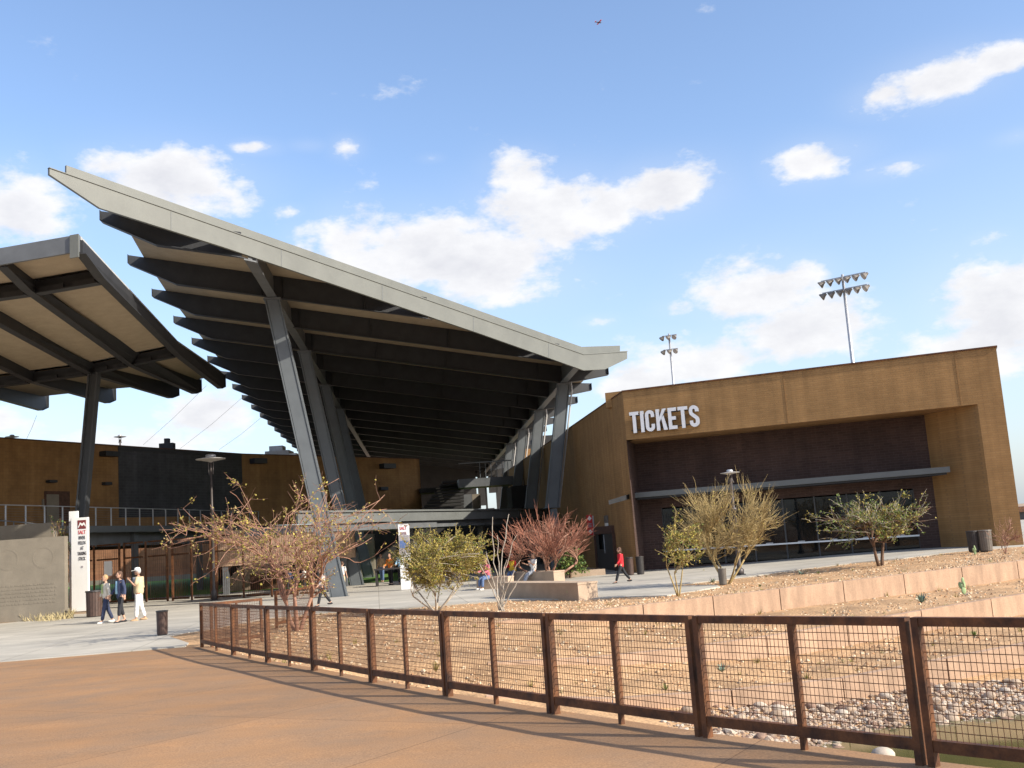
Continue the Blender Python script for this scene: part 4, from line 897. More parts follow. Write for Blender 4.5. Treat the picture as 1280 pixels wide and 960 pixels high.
gpx(576, 590, 618, 636, 100, 'wall_panel', 'steel_mid'); gpx(590.5, 601, 617.5, 636, 100.5, 'wall_panel', 'concrete_grey'); gpx(563, 575.5, 621, 636, 100, 'wall_panel', 'steel_dark')
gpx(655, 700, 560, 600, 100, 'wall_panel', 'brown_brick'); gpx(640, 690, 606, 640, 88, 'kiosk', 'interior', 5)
# level under the footbridge: dark back wall with kiosks
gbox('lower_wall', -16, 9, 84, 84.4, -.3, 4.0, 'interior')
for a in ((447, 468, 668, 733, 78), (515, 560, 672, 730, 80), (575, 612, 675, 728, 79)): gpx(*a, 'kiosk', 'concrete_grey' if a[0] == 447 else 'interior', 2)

# ================================================================== LAWN AND OUTFIELD SEEN THROUGH THE GATES
lw = MB(); lw.add([(-90, 63, .02), (-6, 63, .02), (4, 122, .02), (-90, 122, .02)], [(0, 1, 2, 3)]); lw.build('lawn', 'lawn', kind='structure')
ow = thing('outfield_wall', 'reddish brown brick outfield wall beyond the lawn, seen through the gates', 'wall', (-30, 122.5, 0))
mb = MB(); mb.box(-60, 36, 0, .5, 0, 4.2); mb.build('brick_wall', 'rust_brick' if 'rust_brick' in MATS else 'tan_brick', ow)
mb = MB(); mb.box(-60, 36, -1.2, -.8, .02, .55); mb.build('kerb', 'concrete_grey', ow)

# perimeter fence with gates
def fencept(px): return gz(px, np.interp(px, [100, 180, 300, 440], [757, 752.5, 747.5, 742]), 0)
pf = thing('perimeter_fence', 'tall rust red steel fence with gates in front of the lawn', 'fence', fencept(100))
FH = 3.3
def fp(p, z): return rel((p.x, p.y, z), pf.location)
cuts = [92, 118, 153, 183, 213, 240, 268, 305, 340, 372, 402]
for i, x in enumerate(cuts):
    p = fencept(x); top = FH if i % 2 == 0 else FH - .02
    mb = MB()
    if x in (213, 153, 268): 
        for s in (-.14, .14): mb.bar(fp(p + Vector((s, 0, 0)), -.1), fp(p + Vector((s, 0, 0)), top), .1, .1, up=(0, 1, 0))
    else: mb.bar(fp(p, -.1), fp(p, top), .09, .09, up=(0, 1, 0))
    mb.build('post', 'rust', pf)
for a, b in zip(cuts, cuts[1:]):
    p, q = fencept(a), fencept(b); d = (q - p).normalized(); p = p + d * .2; q = q - d * .2
    for nm, z, h in (('top_rail', FH - .05, .09), ('middle_rail', FH - .85, .09), ('bottom_rail', .12, .1)):
        mb = MB(); mb.bar(fp(p, z), fp(q, z), .06, h); mb.build(nm, 'rust', pf)
    mb = MB(); n = int((q - p).length / .14)
    for k in range(1, n): c = p.lerp(q, k / n); mb.tube([fp(c, .1), fp(c, FH - .05)], .008, 4, False)
    mb.build('bars', 'rust', pf, kind='stuff')
p = fencept(137); s = MB(); s.box(-.22, .22, -.05, 0, 1.55, 2.35); o = s.build('notice', 'sign_white'); o.location = (p.x, p.y - .12, 0); tag(o, 'small white notice hanging on the rust red fence behind the walking people', 'sign')
# ramp wall, hedges of shrubs and bins behind the fence
p = gz(282, 742, 0); rw = thing('ramp_wall', 'pale sloping concrete ramp wall behind the fence beside the lamp post', 'wall', p + Vector((0, 3, 0)))
mb = MB(); mb.prism([(-1.4, 0, 0), (3.0, 0, 0), (3.0, 0, 2.1), (.7, 0, 2.1)], (0, .3, 0)); mb.build('sloping_wall', 'concrete_warm', rw); mb = MB(); mb.box(.9, 3.4, -.8, -.7, 0, 1.0); mb.build('seat_back', 'rust_dark', rw)
bw = thing('gate_wall', 'pinkish block wall behind the fence, left of the big bare tree', 'wall', (fencept(300).x, fencept(300).y + 6, 0)); mb = MB(); mb.box(-2.8, 5, 0, .4, 1.6, 3.6); mb.build('panel', 'concrete_pink', bw); mb = MB(); mb.box(-2.6, -2.3, .05, .35, 0, 1.598); mb.box(4.2, 4.5, .05, .35, 0, 1.598); mb.build('post', 'steel_mid', bw)

# ================================================================== LEFT FOREGROUND: INSCRIBED WALL, PYLON SIGNS
q = gz(81, 773, 0); iw = thing('memorial_wall', 'weathered grey concrete wall with faint round seals and inscription at the left edge', 'wall', (q.x, q.y, 0)); IMx = frame_to((0, 0, 0), (1, .05))
hh = at(81, 670, q.y).z
mb = MB(); mb.box(-9, 0, 0, .4, -.2, hh); mb.build('wall_slab', 'concrete_grey', iw, IMx)
for sx in (-.35, -1.85, -3.3):                     # cast seals
    mb = MB(); n = 24
    for k in range(n):
        a0, a1 = 2 * math.pi * k / n, 2 * math.pi * (k + 1) / n; cx, cz = sx - .55, hh - .85
        mb.prism([(cx + .40 * math.cos(a0), -.001, cz + .40 * math.sin(a0)), (cx + .46 * math.cos(a0), -.001, cz + .46 * math.sin(a0)), (cx + .46 * math.cos(a1), -.001, cz + .46 * math.sin(a1)), (cx + .40 * math.cos(a1), -.001, cz + .40 * math.sin(a1))], (0, -.006, 0))
    mb.build('seal', 'concrete_grey', iw, IMx)
rng = random.Random(5); mb = MB()
for r_ in range(6):
    x = -3.9
    while x < -.4:
        l = .05 + .12 * rng.random(); mb.box(x, x + l, -.012, -.001, hh - 2.0 - r_ * .155, hh - 1.94 - r_ * .155); x += l + .05
mb.build('inscription', 'concrete_grey', iw, IMx)
q2 = at(66, 664, q.y + 5); bk = thing('planter_wall', 'low grey wall with a handrail rising behind the inscribed wall', 'wall', (q2.x, q2.y, 0)); mb = MB(); mb.box(-9, 0, 0, .5, 0, at(50, 654, q.y + 5).z); mb.build('wall_slab', 'concrete_grey', bk)
mb = MB(); za = at(0, 649, q.y + 5.2).z; zb3 = at(66, 657, q.y + 5.2).z; mb.tube([(-3, .25, za), (0, .25, zb3)], .03, 6)
for k in range(4): mb.tube([(-3 + k, .25, 3.5), (-3 + k, .25, za + (zb3 - za) * k / 3)], .025, 5)
mb.build('handrail', 'steel_mid', bk)

def text_mesh(s, size, ext, matn, parent, loc, rot=(R(90), 0, 0), sx=1.0, off=0.0, name='lettering'):
    cu = bpy.data.curves.new(name, 'FONT'); cu.body = s; cu.size = size; cu.extrude = ext; cu.align_x = 'CENTER'; cu.offset = off; cu.resolution_u = 2
    tmp = bpy.data.objects.new('tmp', cu); col.objects.link(tmp); dg = bpy.context.evaluated_depsgraph_get(); me = bpy.data.meshes.new_from_object(tmp.evaluated_get(dg)); bpy.data.objects.remove(tmp); bpy.data.curves.remove(cu)
    me.materials.clear(); me.materials.append(MATS[matn]); me.name = name
    o = link(name, me, parent); o.location = loc; o.rotation_euler = rot; o.scale = (sx, 1, 1); return o
def pylon():
    b = gz(100, 767.5, 0); Y = b.y; s = Y / 1290; t = thing('pylon_sign', 'tall white pylon sign with a dark mountain emblem beside the inscribed wall', 'sign', (b.x, b.y, 0), R(-4))
    w_ = 21 * s; h = at(100, 647, Y).z; z0 = at(100, 764, Y).z
    mb = MB(); mb.box(-w_ / 2, w_ / 2, 0, .16, z0, h); mb.build('panel', 'sign_white', t)
    mb = MB(); mb.box(-w_ / 2 - .012, -w_ / 2 - .001, .005, .155, z0, h); mb.build('edge', 'sign_maroon', t)
    mb = MB(); mb.box(-w_ / 2 - .22, -w_ / 2 + .18, .22, .36, z0, h + .33); mb.build('rear_blade', 'sign_white', t)
    mb = MB(); mb.box(-w_ / 2 + .1, w_ / 2 - .02, .03, .13, -.05, z0 - .002); mb.build('base', 'concrete_warm', t)
    e = .40; cx = .12; zc = h - .12 - e / 2
    mb = MB(); mb.box(cx - e / 2, cx + e / 2, -.012, -.002, zc - e / 2, zc + e / 2); mb.build('emblem', 'sign_maroon', t)
    mb = MB(); mb.prism([(cx - e / 2 + .02, -.013, zc - .12), (cx - .08, -.013, zc + .10), (cx + .03, -.013, zc + .03), (cx + .1, -.013, zc + .1), (cx + e / 2 - .02, -.013, zc - .02), (cx + e / 2 - .02, -.013, zc - .12), (cx + .1, -.013, zc - .01), (cx + .02, -.013, zc - .08), (cx - .07, -.013, zc), (cx - .16, -.013, zc - .16)], (0, -.006, 0)); mb.build('mountain_mark', 'sign_white', t)
    z = zc - e / 2 - .24
    text_mesh('SALT', .25, .006, 'sign_red', t, (cx, -.008, z), sx=.66)
    for k, ln in enumerate(('RIVER', 'FIELDS', 'AT', 'TALKING', 'STICK')):
        z -= .24; text_mesh(ln, .22, .006, 'sign_black', t, (cx, -.008, z), sx=.56 if len(ln) < 7 else .45)
    mb = MB(); mb.lathe([(.05, -.006), (.05, .006)], 12); o = mb.build('badge', 'sign_grey', t); o.location = (cx, -.01, z - .3); o.rotation_euler = (R(90), 0, 0)
    # second pylon by the entrance
    b = gz(508, 737.5, 0); Y = b.y; s = Y / 1290; t = thing('pylon_sign', 'second white pylon sign behind the green shrub, with red letters on top', 'sign', (b.x, b.y, 0), R(-3))
    w_ = 12.5 * s; h = at(507, 655, Y).z
    za, zb2, zc = at(507, 669, Y).z, at(507, 686, Y).z, at(507, 692, Y).z
    for nm, a, c, mt in (('top_panel', za, h, 'sign_white'), ('grey_panel', zc + .003, za - .003, 'sign_grey'), ('lower_panel', .02, zc, 'sign_white')):
        mb = MB(); mb.box(-w_ / 2, w_ / 2, 0, .3, a, c); mb.build(nm, mt, t)
    mb = MB(); mb.box(-w_ / 2 + .05, w_ / 2 - .05, -.01, -.002, zb2 + .05, zb2 + .38); mb.build('blue_panel', 'sign_blue', t)
    text_mesh('SALT', .22, .006, 'sign_red', t, (0, -.008, h - .26), sx=.7); text_mesh('RIVER', .2, .006, 'sign_maroon', t, (0, -.008, h - .5), sx=.6)
pylon()

# ================================================================== LAMP POSTS AND LIGHT TOWERS
def lamp(base, top, label, group=None, dia=1.5, r=.075):
    t = thing('lamp_post', label, 'lamp post', base, 0, group); h = top - base[2]; k = dia / 1.5
    mb = MB(); mb.lathe([(r * 1.9, 0), (r * 1.9, .45 * k), (r * 1.15, .55 * k), (r, .6 * k), (r * .95, h * .62), (r * 1.5, h * .625), (r * 1.5, h * .64), (r * .8, h * .65), (r * .7, h - .25)], 12); mb.build('pole', 'lamp_pole', t, smooth=True)
    mb = MB(); mb.lathe([(.02, h - .30 * k), (.11 * k, h - .24 * k), (.75 * k, h - .12 * k), (.75 * k, h - .09 * k), (.30 * k, h - .04 * k), (.22 * k, h - .03 * k)], 20); mb.build('shade', 'lamp_shade', t, smooth=False)
    mb = MB(); mb.lathe([(.27 * k, h - .035 * k), (.26 * k, h + .10 * k), (.16 * k, h + .15 * k)], 14); mb.build('lamp_head', 'galv', t, smooth=True)
    mb = MB()
    for s in (-1, 1): mb.tube([(s * r * 1.3, 0, h - .9 * k), (s * .12 * k, 0, h - .6 * k), (s * .13 * k, 0, h - .22 * k)], .022, 5)
    mb.build('bracket', 'lamp_pole', t)
    mb = MB(); mb.lathe([(r * 2.6, 0), (r * 2.6, .04)], 12); mb.build('base_plate', 'steel_dark', t)
    return t
b = gz(268, 750.5, 0); lamp(b, at(268, 571, b.y).z, 'tall brown lamp post with wide flat shade, left of the big bare tree')
b = gg(925, 719); lamp(b, at(917, 589, b.y).z, 'short lamp post with flat shade behind the bare yellow tree', dia=.75, r=.09)
for px, Y, lb in ((15, 66, 'lamp with flat shade behind the brown wall at the far left'), (150, 74, 'lamp with flat shade behind the brown wall beside the canopy column')):
    p = at(px, 545, Y); lamp((p.x, p.y, FZ), p.z, lb, dia=.85)
def tower(px, py_top, Y, w_, rows, label):
    base = at(px, py_top + 10, Y); t = thing('light_tower', label, 'floodlight tower', (base.x, base.y, -.2)); h = at(px, py_top, Y).z + .2
    mb = MB(); mb.tube([(0, 0, 0), (0, 0, h)], [.34, .16], 10); mb.build('mast', 'galv', t, smooth=True)
    return t, h
def fixture(t, x, y, z, yaw, tilt):
    mb = MB(); mb.lathe([(.12, .5), (.16, .42), (.2, .26), (.42, -.1), (.44, -.24)], 10)
    o = mb.build('floodlight', 'bin_steel', t); o.location = (x, y, z); o.rotation_euler = (tilt, 0, yaw)
    mb = MB(); mb.lathe([(.4, -.245), (.4, -.255)], 10); mb.build('lens', 'lamp_shade', o)
t, h = tower(1054, 343, 118, 5, 2, 'tall floodlight tower with two rows of lamps standing behind the ticket building')
sp = 118 / 1290; dirx = Vector((.80, -.60, 0))
mb = MB()
for z in (h - .3, h - 1.75): mb.bar(tuple(dirx * -2.6 + Vector((0, 0, z))), tuple(dirx * 2.7 + Vector((0, 0, z))), .12)
mb.build('cross_arm', 'galv', t)
for z in (h - .55, h - 2.0):
    for k in range(6): q = dirx * (-2.5 + k * 1.02); fixture(t, q.x - .2, q.y - .35, z - .2, R(-115 + k * 4), R(-58))
t, h = tower(837, 417, 165, 3, 2, 'smaller distant floodlight tower behind the ticket building, left of the tall one')
dirx = Vector((.9, -.4, 0)); mb = MB()
for z in (h - .3, h - 2.6): mb.bar(tuple(dirx * -1.2 + Vector((0, 0, z))), tuple(dirx * 1.3 + Vector((0, 0, z))), .12)
mb.build('cross_arm', 'galv', t)
for z in (h - .5, h - 2.8):
    for k in range(3): q = dirx * (-1.05 + k * 1.05); fixture(t, q.x - .2, q.y - .35, z - .2, R(-130 + k * 40), R(-50))

# ================================================================== BINS, BENCHES, PLANTERS
def bin_round(px, py, wpx, hpx, label, mt='bin_brown', group=None, lid=True):
    b = gg(px, py); s = b.y / 1290; r = wpx * s / 2; h = hpx * s
    t = thing('litter_bin', label, 'bin', b, 0, group)
    mb = MB(); n = 18
    for k in range(n):            # slatted body
        a0, a1 = 2 * math.pi * (k + .06) / n, 2 * math.pi * (k + .94) / n
        mb.hexa([(r * .9 * math.cos(a0), r * .9 * math.sin(a0), .03), (r * .9 * math.cos(a1), r * .9 * math.sin(a1), .03), (r * .84 * math.cos(a1), r * .84 * math.sin(a1), .03), (r * .84 * math.cos(a0), r * .84 * math.sin(a0), .03)],
                [(r * .97 * math.cos(a0), r * .97 * math.sin(a0), h * .93), (r * .97 * math.cos(a1), r * .97 * math.sin(a1), h * .93), (r * .9 * math.cos(a1), r * .9 * math.sin(a1), h * .93), (r * .9 * math.cos(a0), r * .9 * math.sin(a0), h * .93)])
    mb.build('body', mt, t)
    mb = MB(); mb.lathe([(r * .82, 0), (r * .82, h * .9)], 14); mb.build('liner', 'bin_dark', t)
    mb = MB(); mb.lathe([(r, h * .932), (r * 1.05, h * .95), (r * 1.03, h * .99), (r * .6, h)], 18); mb.build('rim', 'bin_dark' if mt != 'bin_steel' else 'bin_steel', t)
    return t
bin_round(203, 794, 14, 30, 'narrow brown bin on the paving at the near end of the bridge')
bin_round(118, 771, 20, 32, 'wide dark bin beside the white pylon sign')
bin_round(904, 731, 10.5, 20, 'small brown bin in front of the bare yellow tree', mt='bin_steel')
bin_round(1218, 690, 14, 26, 'left dark bin of the pair against the right pier of the ticket building', 'bin_dark'); bin_round(1233, 689, 17, 26, 'right lighter bin of the pair against the right pier of the ticket building', 'bin_steel')
bin_round(788, 719, 10, 22, 'brown bin just behind the woman in red'); bin_round(801, 718, 10, 22, 'dark bin against the dark brick wall beside the building door', 'bin_dark')
def block(name, label, cat, a, b, depth, h, mt, top=None):
    a, b = Vector(a), Vector(b); t = thing(name, label, cat, a); M_ = frame_to((0, 0, 0), b - a); L_ = (b - a).length
    mb = MB(); mb.box(0, L_, 0, depth, -.15, h - .07); mb.build('base', mt, t, M_); mb = MB(); mb.box(-.015, L_ + .015, -.015, depth + .015, h - .068, h); mb.build('seat', mt, t, M_); return t
a = gg(623, 748); b = gg(726, 747.5); b = a + (b - a); b.y = a.y - 1.0
b = gg(723, 748.6)
d_ = (b - a); d_ = Vector((d_.x, d_.y - .9, 0)); block('bench', 'long low concrete wall bench in front of the two seated people', 'bench', a + Vector((0, .6, 0)), a + Vector((0, .6, 0)) + d_, .75, .52, 'concrete_warm')
a = gg(634, 729.5); b = gg(684, 728); block('bench', 'second concrete bench with the two seated people on it, behind the long one', 'bench', a, b + Vector((.3, -.5, 0)), .7, .50, 'concrete_warm')
a = gg(596, 737); b = gg(618, 736); block('bench', 'concrete bench with the person in red, half hidden behind the green shrub', 'bench', a, b + Vector((.6, -.2, 0)), .6, .48, 'concrete_warm')
p = gg(700, 722); pl_ = thing('planter', 'low concrete planter edge under the red bare tree', 'planter', p); mb = MB(); mb.box(-3.2, 2.2, -.4, 0, -.1, .28); mb.build('edge', 'concrete_warm', pl_); mb = MB(); mb.box(-3.2, 2.2, .002, 4, -.1, .2); mb.build('soil', 'gravel_soil', pl_)
p = gz(470, 737, 0); pl_ = thing('table', 'dark table with people under the footbridge, left of the second pylon sign', 'table', p + Vector((0, 4, 0))); mb = MB(); mb.box(-.6, 2.0, -.3, .4, .86, .93); mb.build('tabletop', 'bin_dark', pl_)
for x in (-.5, 1.9): mb = MB(); mb.box(x - .05, x + .05, -.2, .3, 0, .858); mb.build('leg', 'bin_dark', pl_)

# cables from the roof beams down behind the wall
for a, b, lb in (((46, 519), (33, 549), 'first'), ((258, 482), (179, 556), 'second'), ((304, 496), (225, 561), 'third'), ((330, 519), (274, 562), 'fourth')):
    mb = MB(); p, q = at(*a, 84), at(*b, 86); mb.tube([p, p.lerp(q, .5) - Vector((0, 0, .12)), q], .013, 4)
    tag(mb.build('cable', 'steel_mid'), dict(first='thin stay cable at the far left behind the side canopy', second='thin stay cable just right of the side canopy beam ends', third='thin stay cable dropping to the wall left of the main canopy', fourth='thin stay cable nearest the main canopy beam ends')[lb], 'cable')
# far neighbouring building at the right edge
p = at(1290, 690, 110); fb = thing('far_building', 'distant flat roofed building at the extreme right edge behind the pier', 'building', (p.x, p.y, -.2)); zr = at(1280, 633, 110).z + .2
mb = MB(); mb.box(-3, 14, 0, 8, 0, zr - 1.3); mb.build('wall', 'steel_column', fb); mb = MB(); mb.box(-3.3, 14, -1.2, 8.3, zr - .55, zr); mb.build('roof', 'rust', fb)
mb = MB(); mb.box(-2.9, 14, -.3, 7, zr - 1.298, zr - .552); mb.build('window_band', 'glass_frame', fb)
# small aircraft high in the sky
p = at(748, 28, 900); ac = thing('aircraft', 'tiny aircraft high in the blue sky above the stadium', 'aircraft', p, R(20))
mb = MB(); mb.tube([(-3.4, 0, .3), (-2.6, 0, .1), (0, 0, 0), (2.2, 0, 0), (3, 0, .05)], [.15, .3, .55, .6, .12], 8); mb.build('fuselage', 'steel_dark', ac, smooth=True)
mb = MB(); mb.box(.2, 1.5, -4.6, 4.6, .25, .4); mb.build('wing', 'sign_red', ac); mb = MB(); mb.box(-3.3, -2.6, -1.5, 1.5, .3, .38); mb.prism([(-3.4, -.05, .35), (-2.6, -.05, .35), (-3.2, -.05, 1.5)], (0, .1, 0)); mb.build('tail', 'sign_red', ac)
# ================================================================== TREES AND PLANTS
def bez(a, b, c, n):
    return [a * (1 - t) ** 2 + b * 2 * t * (1 - t) + c * t * t for t in [i / n for i in range(n + 1)]]
def rv(rng, s=1): return Vector((rng.gauss(0, s), rng.gauss(0, s), rng.gauss(0, s)))
def add_leaf(mb, rng, p, s, asp=.45, droop=0):
    d = Vector((rng.gauss(0, 1), rng.gauss(0, 1), rng.gauss(0, .7) - droop)).normalized(); x = d.cross(rv(rng)).normalized() * (s * asp)
    d = d * s; mb.add([p - x * .4, p + d * .5 - x, p + d, p + d * .5 + x], [(0, 1, 2, 3)])
def desert_tree(name, label, cat, base, cc, cr, bark, leaf, nstem=2, nprim=7, nsec=50, ntwig=300, r0=.09, nleaf=0, lsize=.06, seed=1, twl=.7, outward=.6, wild=.25, lowcut=None, leafmix=None, twig_mat=None, sh=.55, rtw=.007, stem_spread=.3, gnarl=.10, droop=0, zfork=.45, group=None):
    rng = random.Random(seed); base = Vector(base); cc = Vector(cc) - base; t = thing(name, label, cat, base, 0, group)
    mb = MB(); tw = MB(); lf = MB(); O = Vector((0, 0, -.08)); cr = Vector(cr)
    def target(shell):
        while True:
            u = rv(rng).normalized() * (shell + (1 - shell) * rng.random() ** .5) * 1.0
            p = Vector((cc.x + u.x * cr.x, cc.y + u.y * cr.y, cc.z + u.z * cr.z))
            if p.z > .25 and (lowcut is None or lowcut(p)): return p
    stems = []; prim = []; sec = []
    zf = max(.12, (cc.z - cr.z) * zfork + .12)
    for k in range(nstem):
        a = 6.28 * k / nstem + rng.random(); q = Vector((math.cos(a), math.sin(a), 0)) * stem_spread * zf * (.6 + .6 * rng.random()) + Vector((0, 0, zf * (.8 + .5 * rng.random())))
        o = O + Vector((math.cos(a), math.sin(a), 0)) * r0 * (.9 if nstem > 1 else 0)
        stems.append((o, q)); pts = bez(o, (o + q) / 2 + rv(rng, .05 * zf), q, 4); mb.tube(pts, [r0 * (1.25 - .45 * i / 4) for i in range(5)], 7)
    for k in range(nprim):
        st = stems[k % nstem]; tgt = target(.55); tgt = st[1].lerp(tgt, .72)
        mid = st[1] + (st[1] - st[0]).normalized() * (tgt - st[1]).length * .4 + rv(rng, gnarl)
        pts = bez(st[1], mid, tgt, 7); pts = [pts[0]] + [p + rv(rng, gnarl * .12) for p in pts[1:]]
        mb.tube(pts, [r0 * (.72 - .5 * i / 7) for i in range(8)], 6); prim.append(pts)
    for k in range(nsec):
        tgt = target(sh); P = min(prim, key=lambda P: (P[-1] - tgt).length * (.6 + .8 * rng.random())); i = rng.randrange(2, len(P)); s = P[i]
        mid = s + (P[i] - P[i - 1]).normalized() * (tgt - s).length * .45 + rv(rng, gnarl * 1.2)
        pts = bez(s, mid, tgt, 6); pts = [pts[0]] + [p + rv(rng, gnarl * .15) for p in pts[1:]]
        mb.tube(pts, [max(rtw * 1.3, r0 * (.27 - .19 * i / 6)) for i in range(7)], 4); sec.append(pts)
    tips = []
    for k in range(ntwig):
        P = rng.choice(sec); i = rng.randrange(1, len(P)); s = P[i]
        rad = (s - Vector((0, 0, zf * .5))).normalized(); d = (rad * outward + (P[i] - P[i - 1]).normalized() * .5 + rv(rng, wild)).normalized(); L_ = twl * (.5 + .8 * rng.random())
        e = s + d * L_; 
        if e.z < .2: continue
        pts = bez(s, s + d * L_ * .5 + rv(rng, L_ * .08), e + rv(rng, L_ * .08) - Vector((0, 0, droop * L_)), 3); tw.tube(pts, [rtw, rtw * .9, rtw * .75, rtw * .5], 3, False); tips.append(pts)
        if rng.random() < .5:
            d2 = (d + rv(rng, .45)).normalized(); s2 = pts[1]; pt2 = [s2, s2 + d2 * L_ * .3, s2 + d2 * L_ * .55 + rv(rng, .03)]; tw.tube(pt2, [rtw * .8, rtw * .7, rtw * .4], 3, False); tips.append(pt2)
    mb.build('trunk', bark, t, smooth=True)
    tw.build('twigs', twig_mat or bark, t, kind='stuff')
    if nleaf and tips:
        mats = leafmix or [leaf]
        clump = [rng.random() for _ in tips]
        for k in range(nleaf):
            j = rng.randrange(len(tips))
            if rng.random() > .25 + clump[j]: continue
            pts = tips[j]; i = rng.randrange(1, len(pts)); p = pts[i].lerp(pts[i - 1], rng.random()) + rv(rng, lsize * .5)
            lf.cur = int(clump[j] * 7.31) % len(mats) if rng.random() < .75 else rng.randrange(len(mats)); add_leaf(lf, rng, p, lsize * (.6 + .8 * rng.random()), droop=droop)
        lf.build('crown', mats, t, kind='stuff')
    return t
def S(P): return P.y / 1290
def crown(px0, px1, py0, py1, Y, depth=.9):
    c = at((px0 + px1) / 2, (py0 + py1) / 2, Y); s = Y / 1290; rx = (px1 - px0) / 2 * s; return c, (rx, rx * depth, (py1 - py0) / 2 * s)
# big mesquite behind the near end of the railing
b = gz(372, 790, -.06); c, r = crown(210, 506, 588, 738, b.y)
desert_tree('mesquite_tree', 'big wide nearly bare mesquite tree with tangled pinkish branches and yellowish leaf tufts', 'tree', b, c, r, 'bark_pink', None, nstem=3, nprim=13, nsec=92, ntwig=520, r0=.052, nleaf=4600, lsize=.055, seed=21, twl=.60, outward=.3, wild=.6, gnarl=.22, rtw=.0065, sh=.2, stem_spread=.5, leafmix=['leaf_olive', 'leaf_yellow', 'leaf_olive', 'bark_yellow'], zfork=.62)
# green palo verde shrub
b = gg(545, 763); c, r = crown(496, 612, 662, 738, b.y)
desert_tree('palo_verde_shrub', 'dense yellow green shrub with fine leaves in the middle behind the railing', 'shrub', b, c, r, 'bark_grey', None, nstem=6, nprim=20, nsec=110, ntwig=1500, r0=.026, nleaf=42000, lsize=.04, seed=5, twl=.42, outward=.5, wild=.5, gnarl=.1, rtw=.006, sh=.3, stem_spread=1.6, leafmix=['leaf_yellow', 'leaf_olive', 'leaf_yellow', 'leaf_green'], zfork=.8, twig_mat='bark_yellow')
# ocotillo
b = gg(626, 762); t = thing('ocotillo', 'tall thin whip-like grey stems standing in front of the seated people', 'plant', b); mb = MB(); rng = random.Random(3)
for k, (x, y) in enumerate(((614, 645), (638, 642), (607, 690), (650, 700), (622, 668), (600, 705), (645, 668), (632, 700), (612, 715), (655, 716))):
    e = at(x, y, b.y + rng.uniform(-.3, .3)) - b; q = Vector((rng.gauss(0, .05), rng.gauss(0, .05), -.05)); pts = bez(q, Vector((e.x * .35 + rng.gauss(0, .08), e.y * .4, e.z * .5)), e, 8); pts = [pts[0]] + [p + rv(rng, .02) for p in pts[1:]]
    mb.cur = 0; mb.tube(pts, [.024 - .0016 * i for i in range(9)], 5)
mb.build('stem', 'bark_grey', t)
# red bare tree in the planter
b = gg(684, 727); c, r = crown(618, 737, 648, 702, b.y)
desert_tree('bare_tree', 'bare fan shaped tree of fine reddish twigs above the seated people', 'tree', b, c, r, 'bark_pink', None, nstem=5, nprim=22, nsec=120, ntwig=800, r0=.055, seed=8, twl=.75, outward=1.1, wild=.22, gnarl=.05, rtw=.011, sh=.35, stem_spread=1.5, twig_mat='bark_red', lowcut=lambda p: p.z > .95 + .40 * abs(p.x), zfork=.7)
b = gg(713, 722.5); c, r = crown(697, 735, 686, 720, b.y)
desert_tree('green_shrub', 'dark green rounded shrub in the shade right of the red bare tree', 'shrub', b, c, r, 'bark_dark', None, nstem=3, nprim=9, nsec=40, ntwig=220, r0=.03, nleaf=3600, lsize=.10, seed=9, twl=.3, leafmix=['leaf_green', 'leaf_deep'], zfork=.8)
# trees in front of the ticket building
b = gg(848, 744); c, r = crown(823, 878, 640, 714, b.y)
desert_tree('young_tree', 'slender young tree with small yellow green leaves, left of the bare yellow tree', 'tree', b, c, r, 'bark_yellow', None, nstem=3, nprim=8, nsec=34, ntwig=160, r0=.022, nleaf=2300, lsize=.055, seed=12, twl=.35, outward=.5, wild=.4, gnarl=.08, rtw=.0055, stem_spread=.35, leafmix=['leaf_olive', 'leaf_yellow', 'leaf_green'], zfork=.9)
b = gg(909, 729); c, r = crown(846, 974, 606, 694, b.y)
desert_tree('leafless_tree', 'bare vase shaped tree with yellowish upright twigs in front of the ticket windows', 'tree', b, c, r, 'bark_yellow', None, nstem=5, nprim=22, nsec=190, ntwig=1700, r0=.036, nleaf=3000, lsize=.04, seed=14, twl=.55, outward=.75, wild=.2, gnarl=.07, rtw=.006, sh=.3, stem_spread=1.0, twig_mat='bark_yellow', leafmix=['bark_yellow', 'leaf_yellow'], lowcut=lambda p: p.z > .2 + .75 * abs(p.x), zfork=.6)
b = gg(1101, 706.5); c, r = crown(1016, 1172, 622, 678, b.y)
desert_tree('spreading_tree', 'low spreading tree with green leaves and dark trunk at the right of the ticket windows', 'tree', b, c, r, 'bark_dark', None, nstem=2, nprim=12, nsec=90, ntwig=480, r0=.058, nleaf=8500, lsize=.06, seed=17, twl=.5, outward=.6, wild=.35, gnarl=.10, rtw=.007, sh=.2, stem_spread=.4, twig_mat='bark_grey', leafmix=['leaf_green', 'leaf_olive', 'leaf_green', 'leaf_yellow'], zfork=.7, droop=.1)
b = gg(1257, 690); c, r = crown(1238, 1278, 652, 684, b.y)
desert_tree('bare_bush', 'small pale bare bush at the right end of the ticket building', 'shrub', b, c, r, 'bark_pink', None, nstem=3, nprim=8, nsec=26, ntwig=120, r0=.018, seed=19, twl=.3, outward=.6, wild=.3, rtw=.006, stem_spread=.8)
# creeper behind the inscribed wall
q_ = gz(81, 772, 0); b = Vector((at(74, 700, q_.y + 2.6).x, q_.y + 2.6, 0)); c, r = crown(60, 92, 642, 700, b.y)
desert_tree('creeper_bush', 'straggly thin bush between the inscribed wall and the white pylon', 'shrub', b, c, r, 'bark_dark', None, nstem=3, nprim=8, nsec=30, ntwig=150, r0=.03, nleaf=900, lsize=.08, seed=23, twl=.4, outward=.5, wild=.4, leafmix=['leaf_olive', 'leaf_deep'])
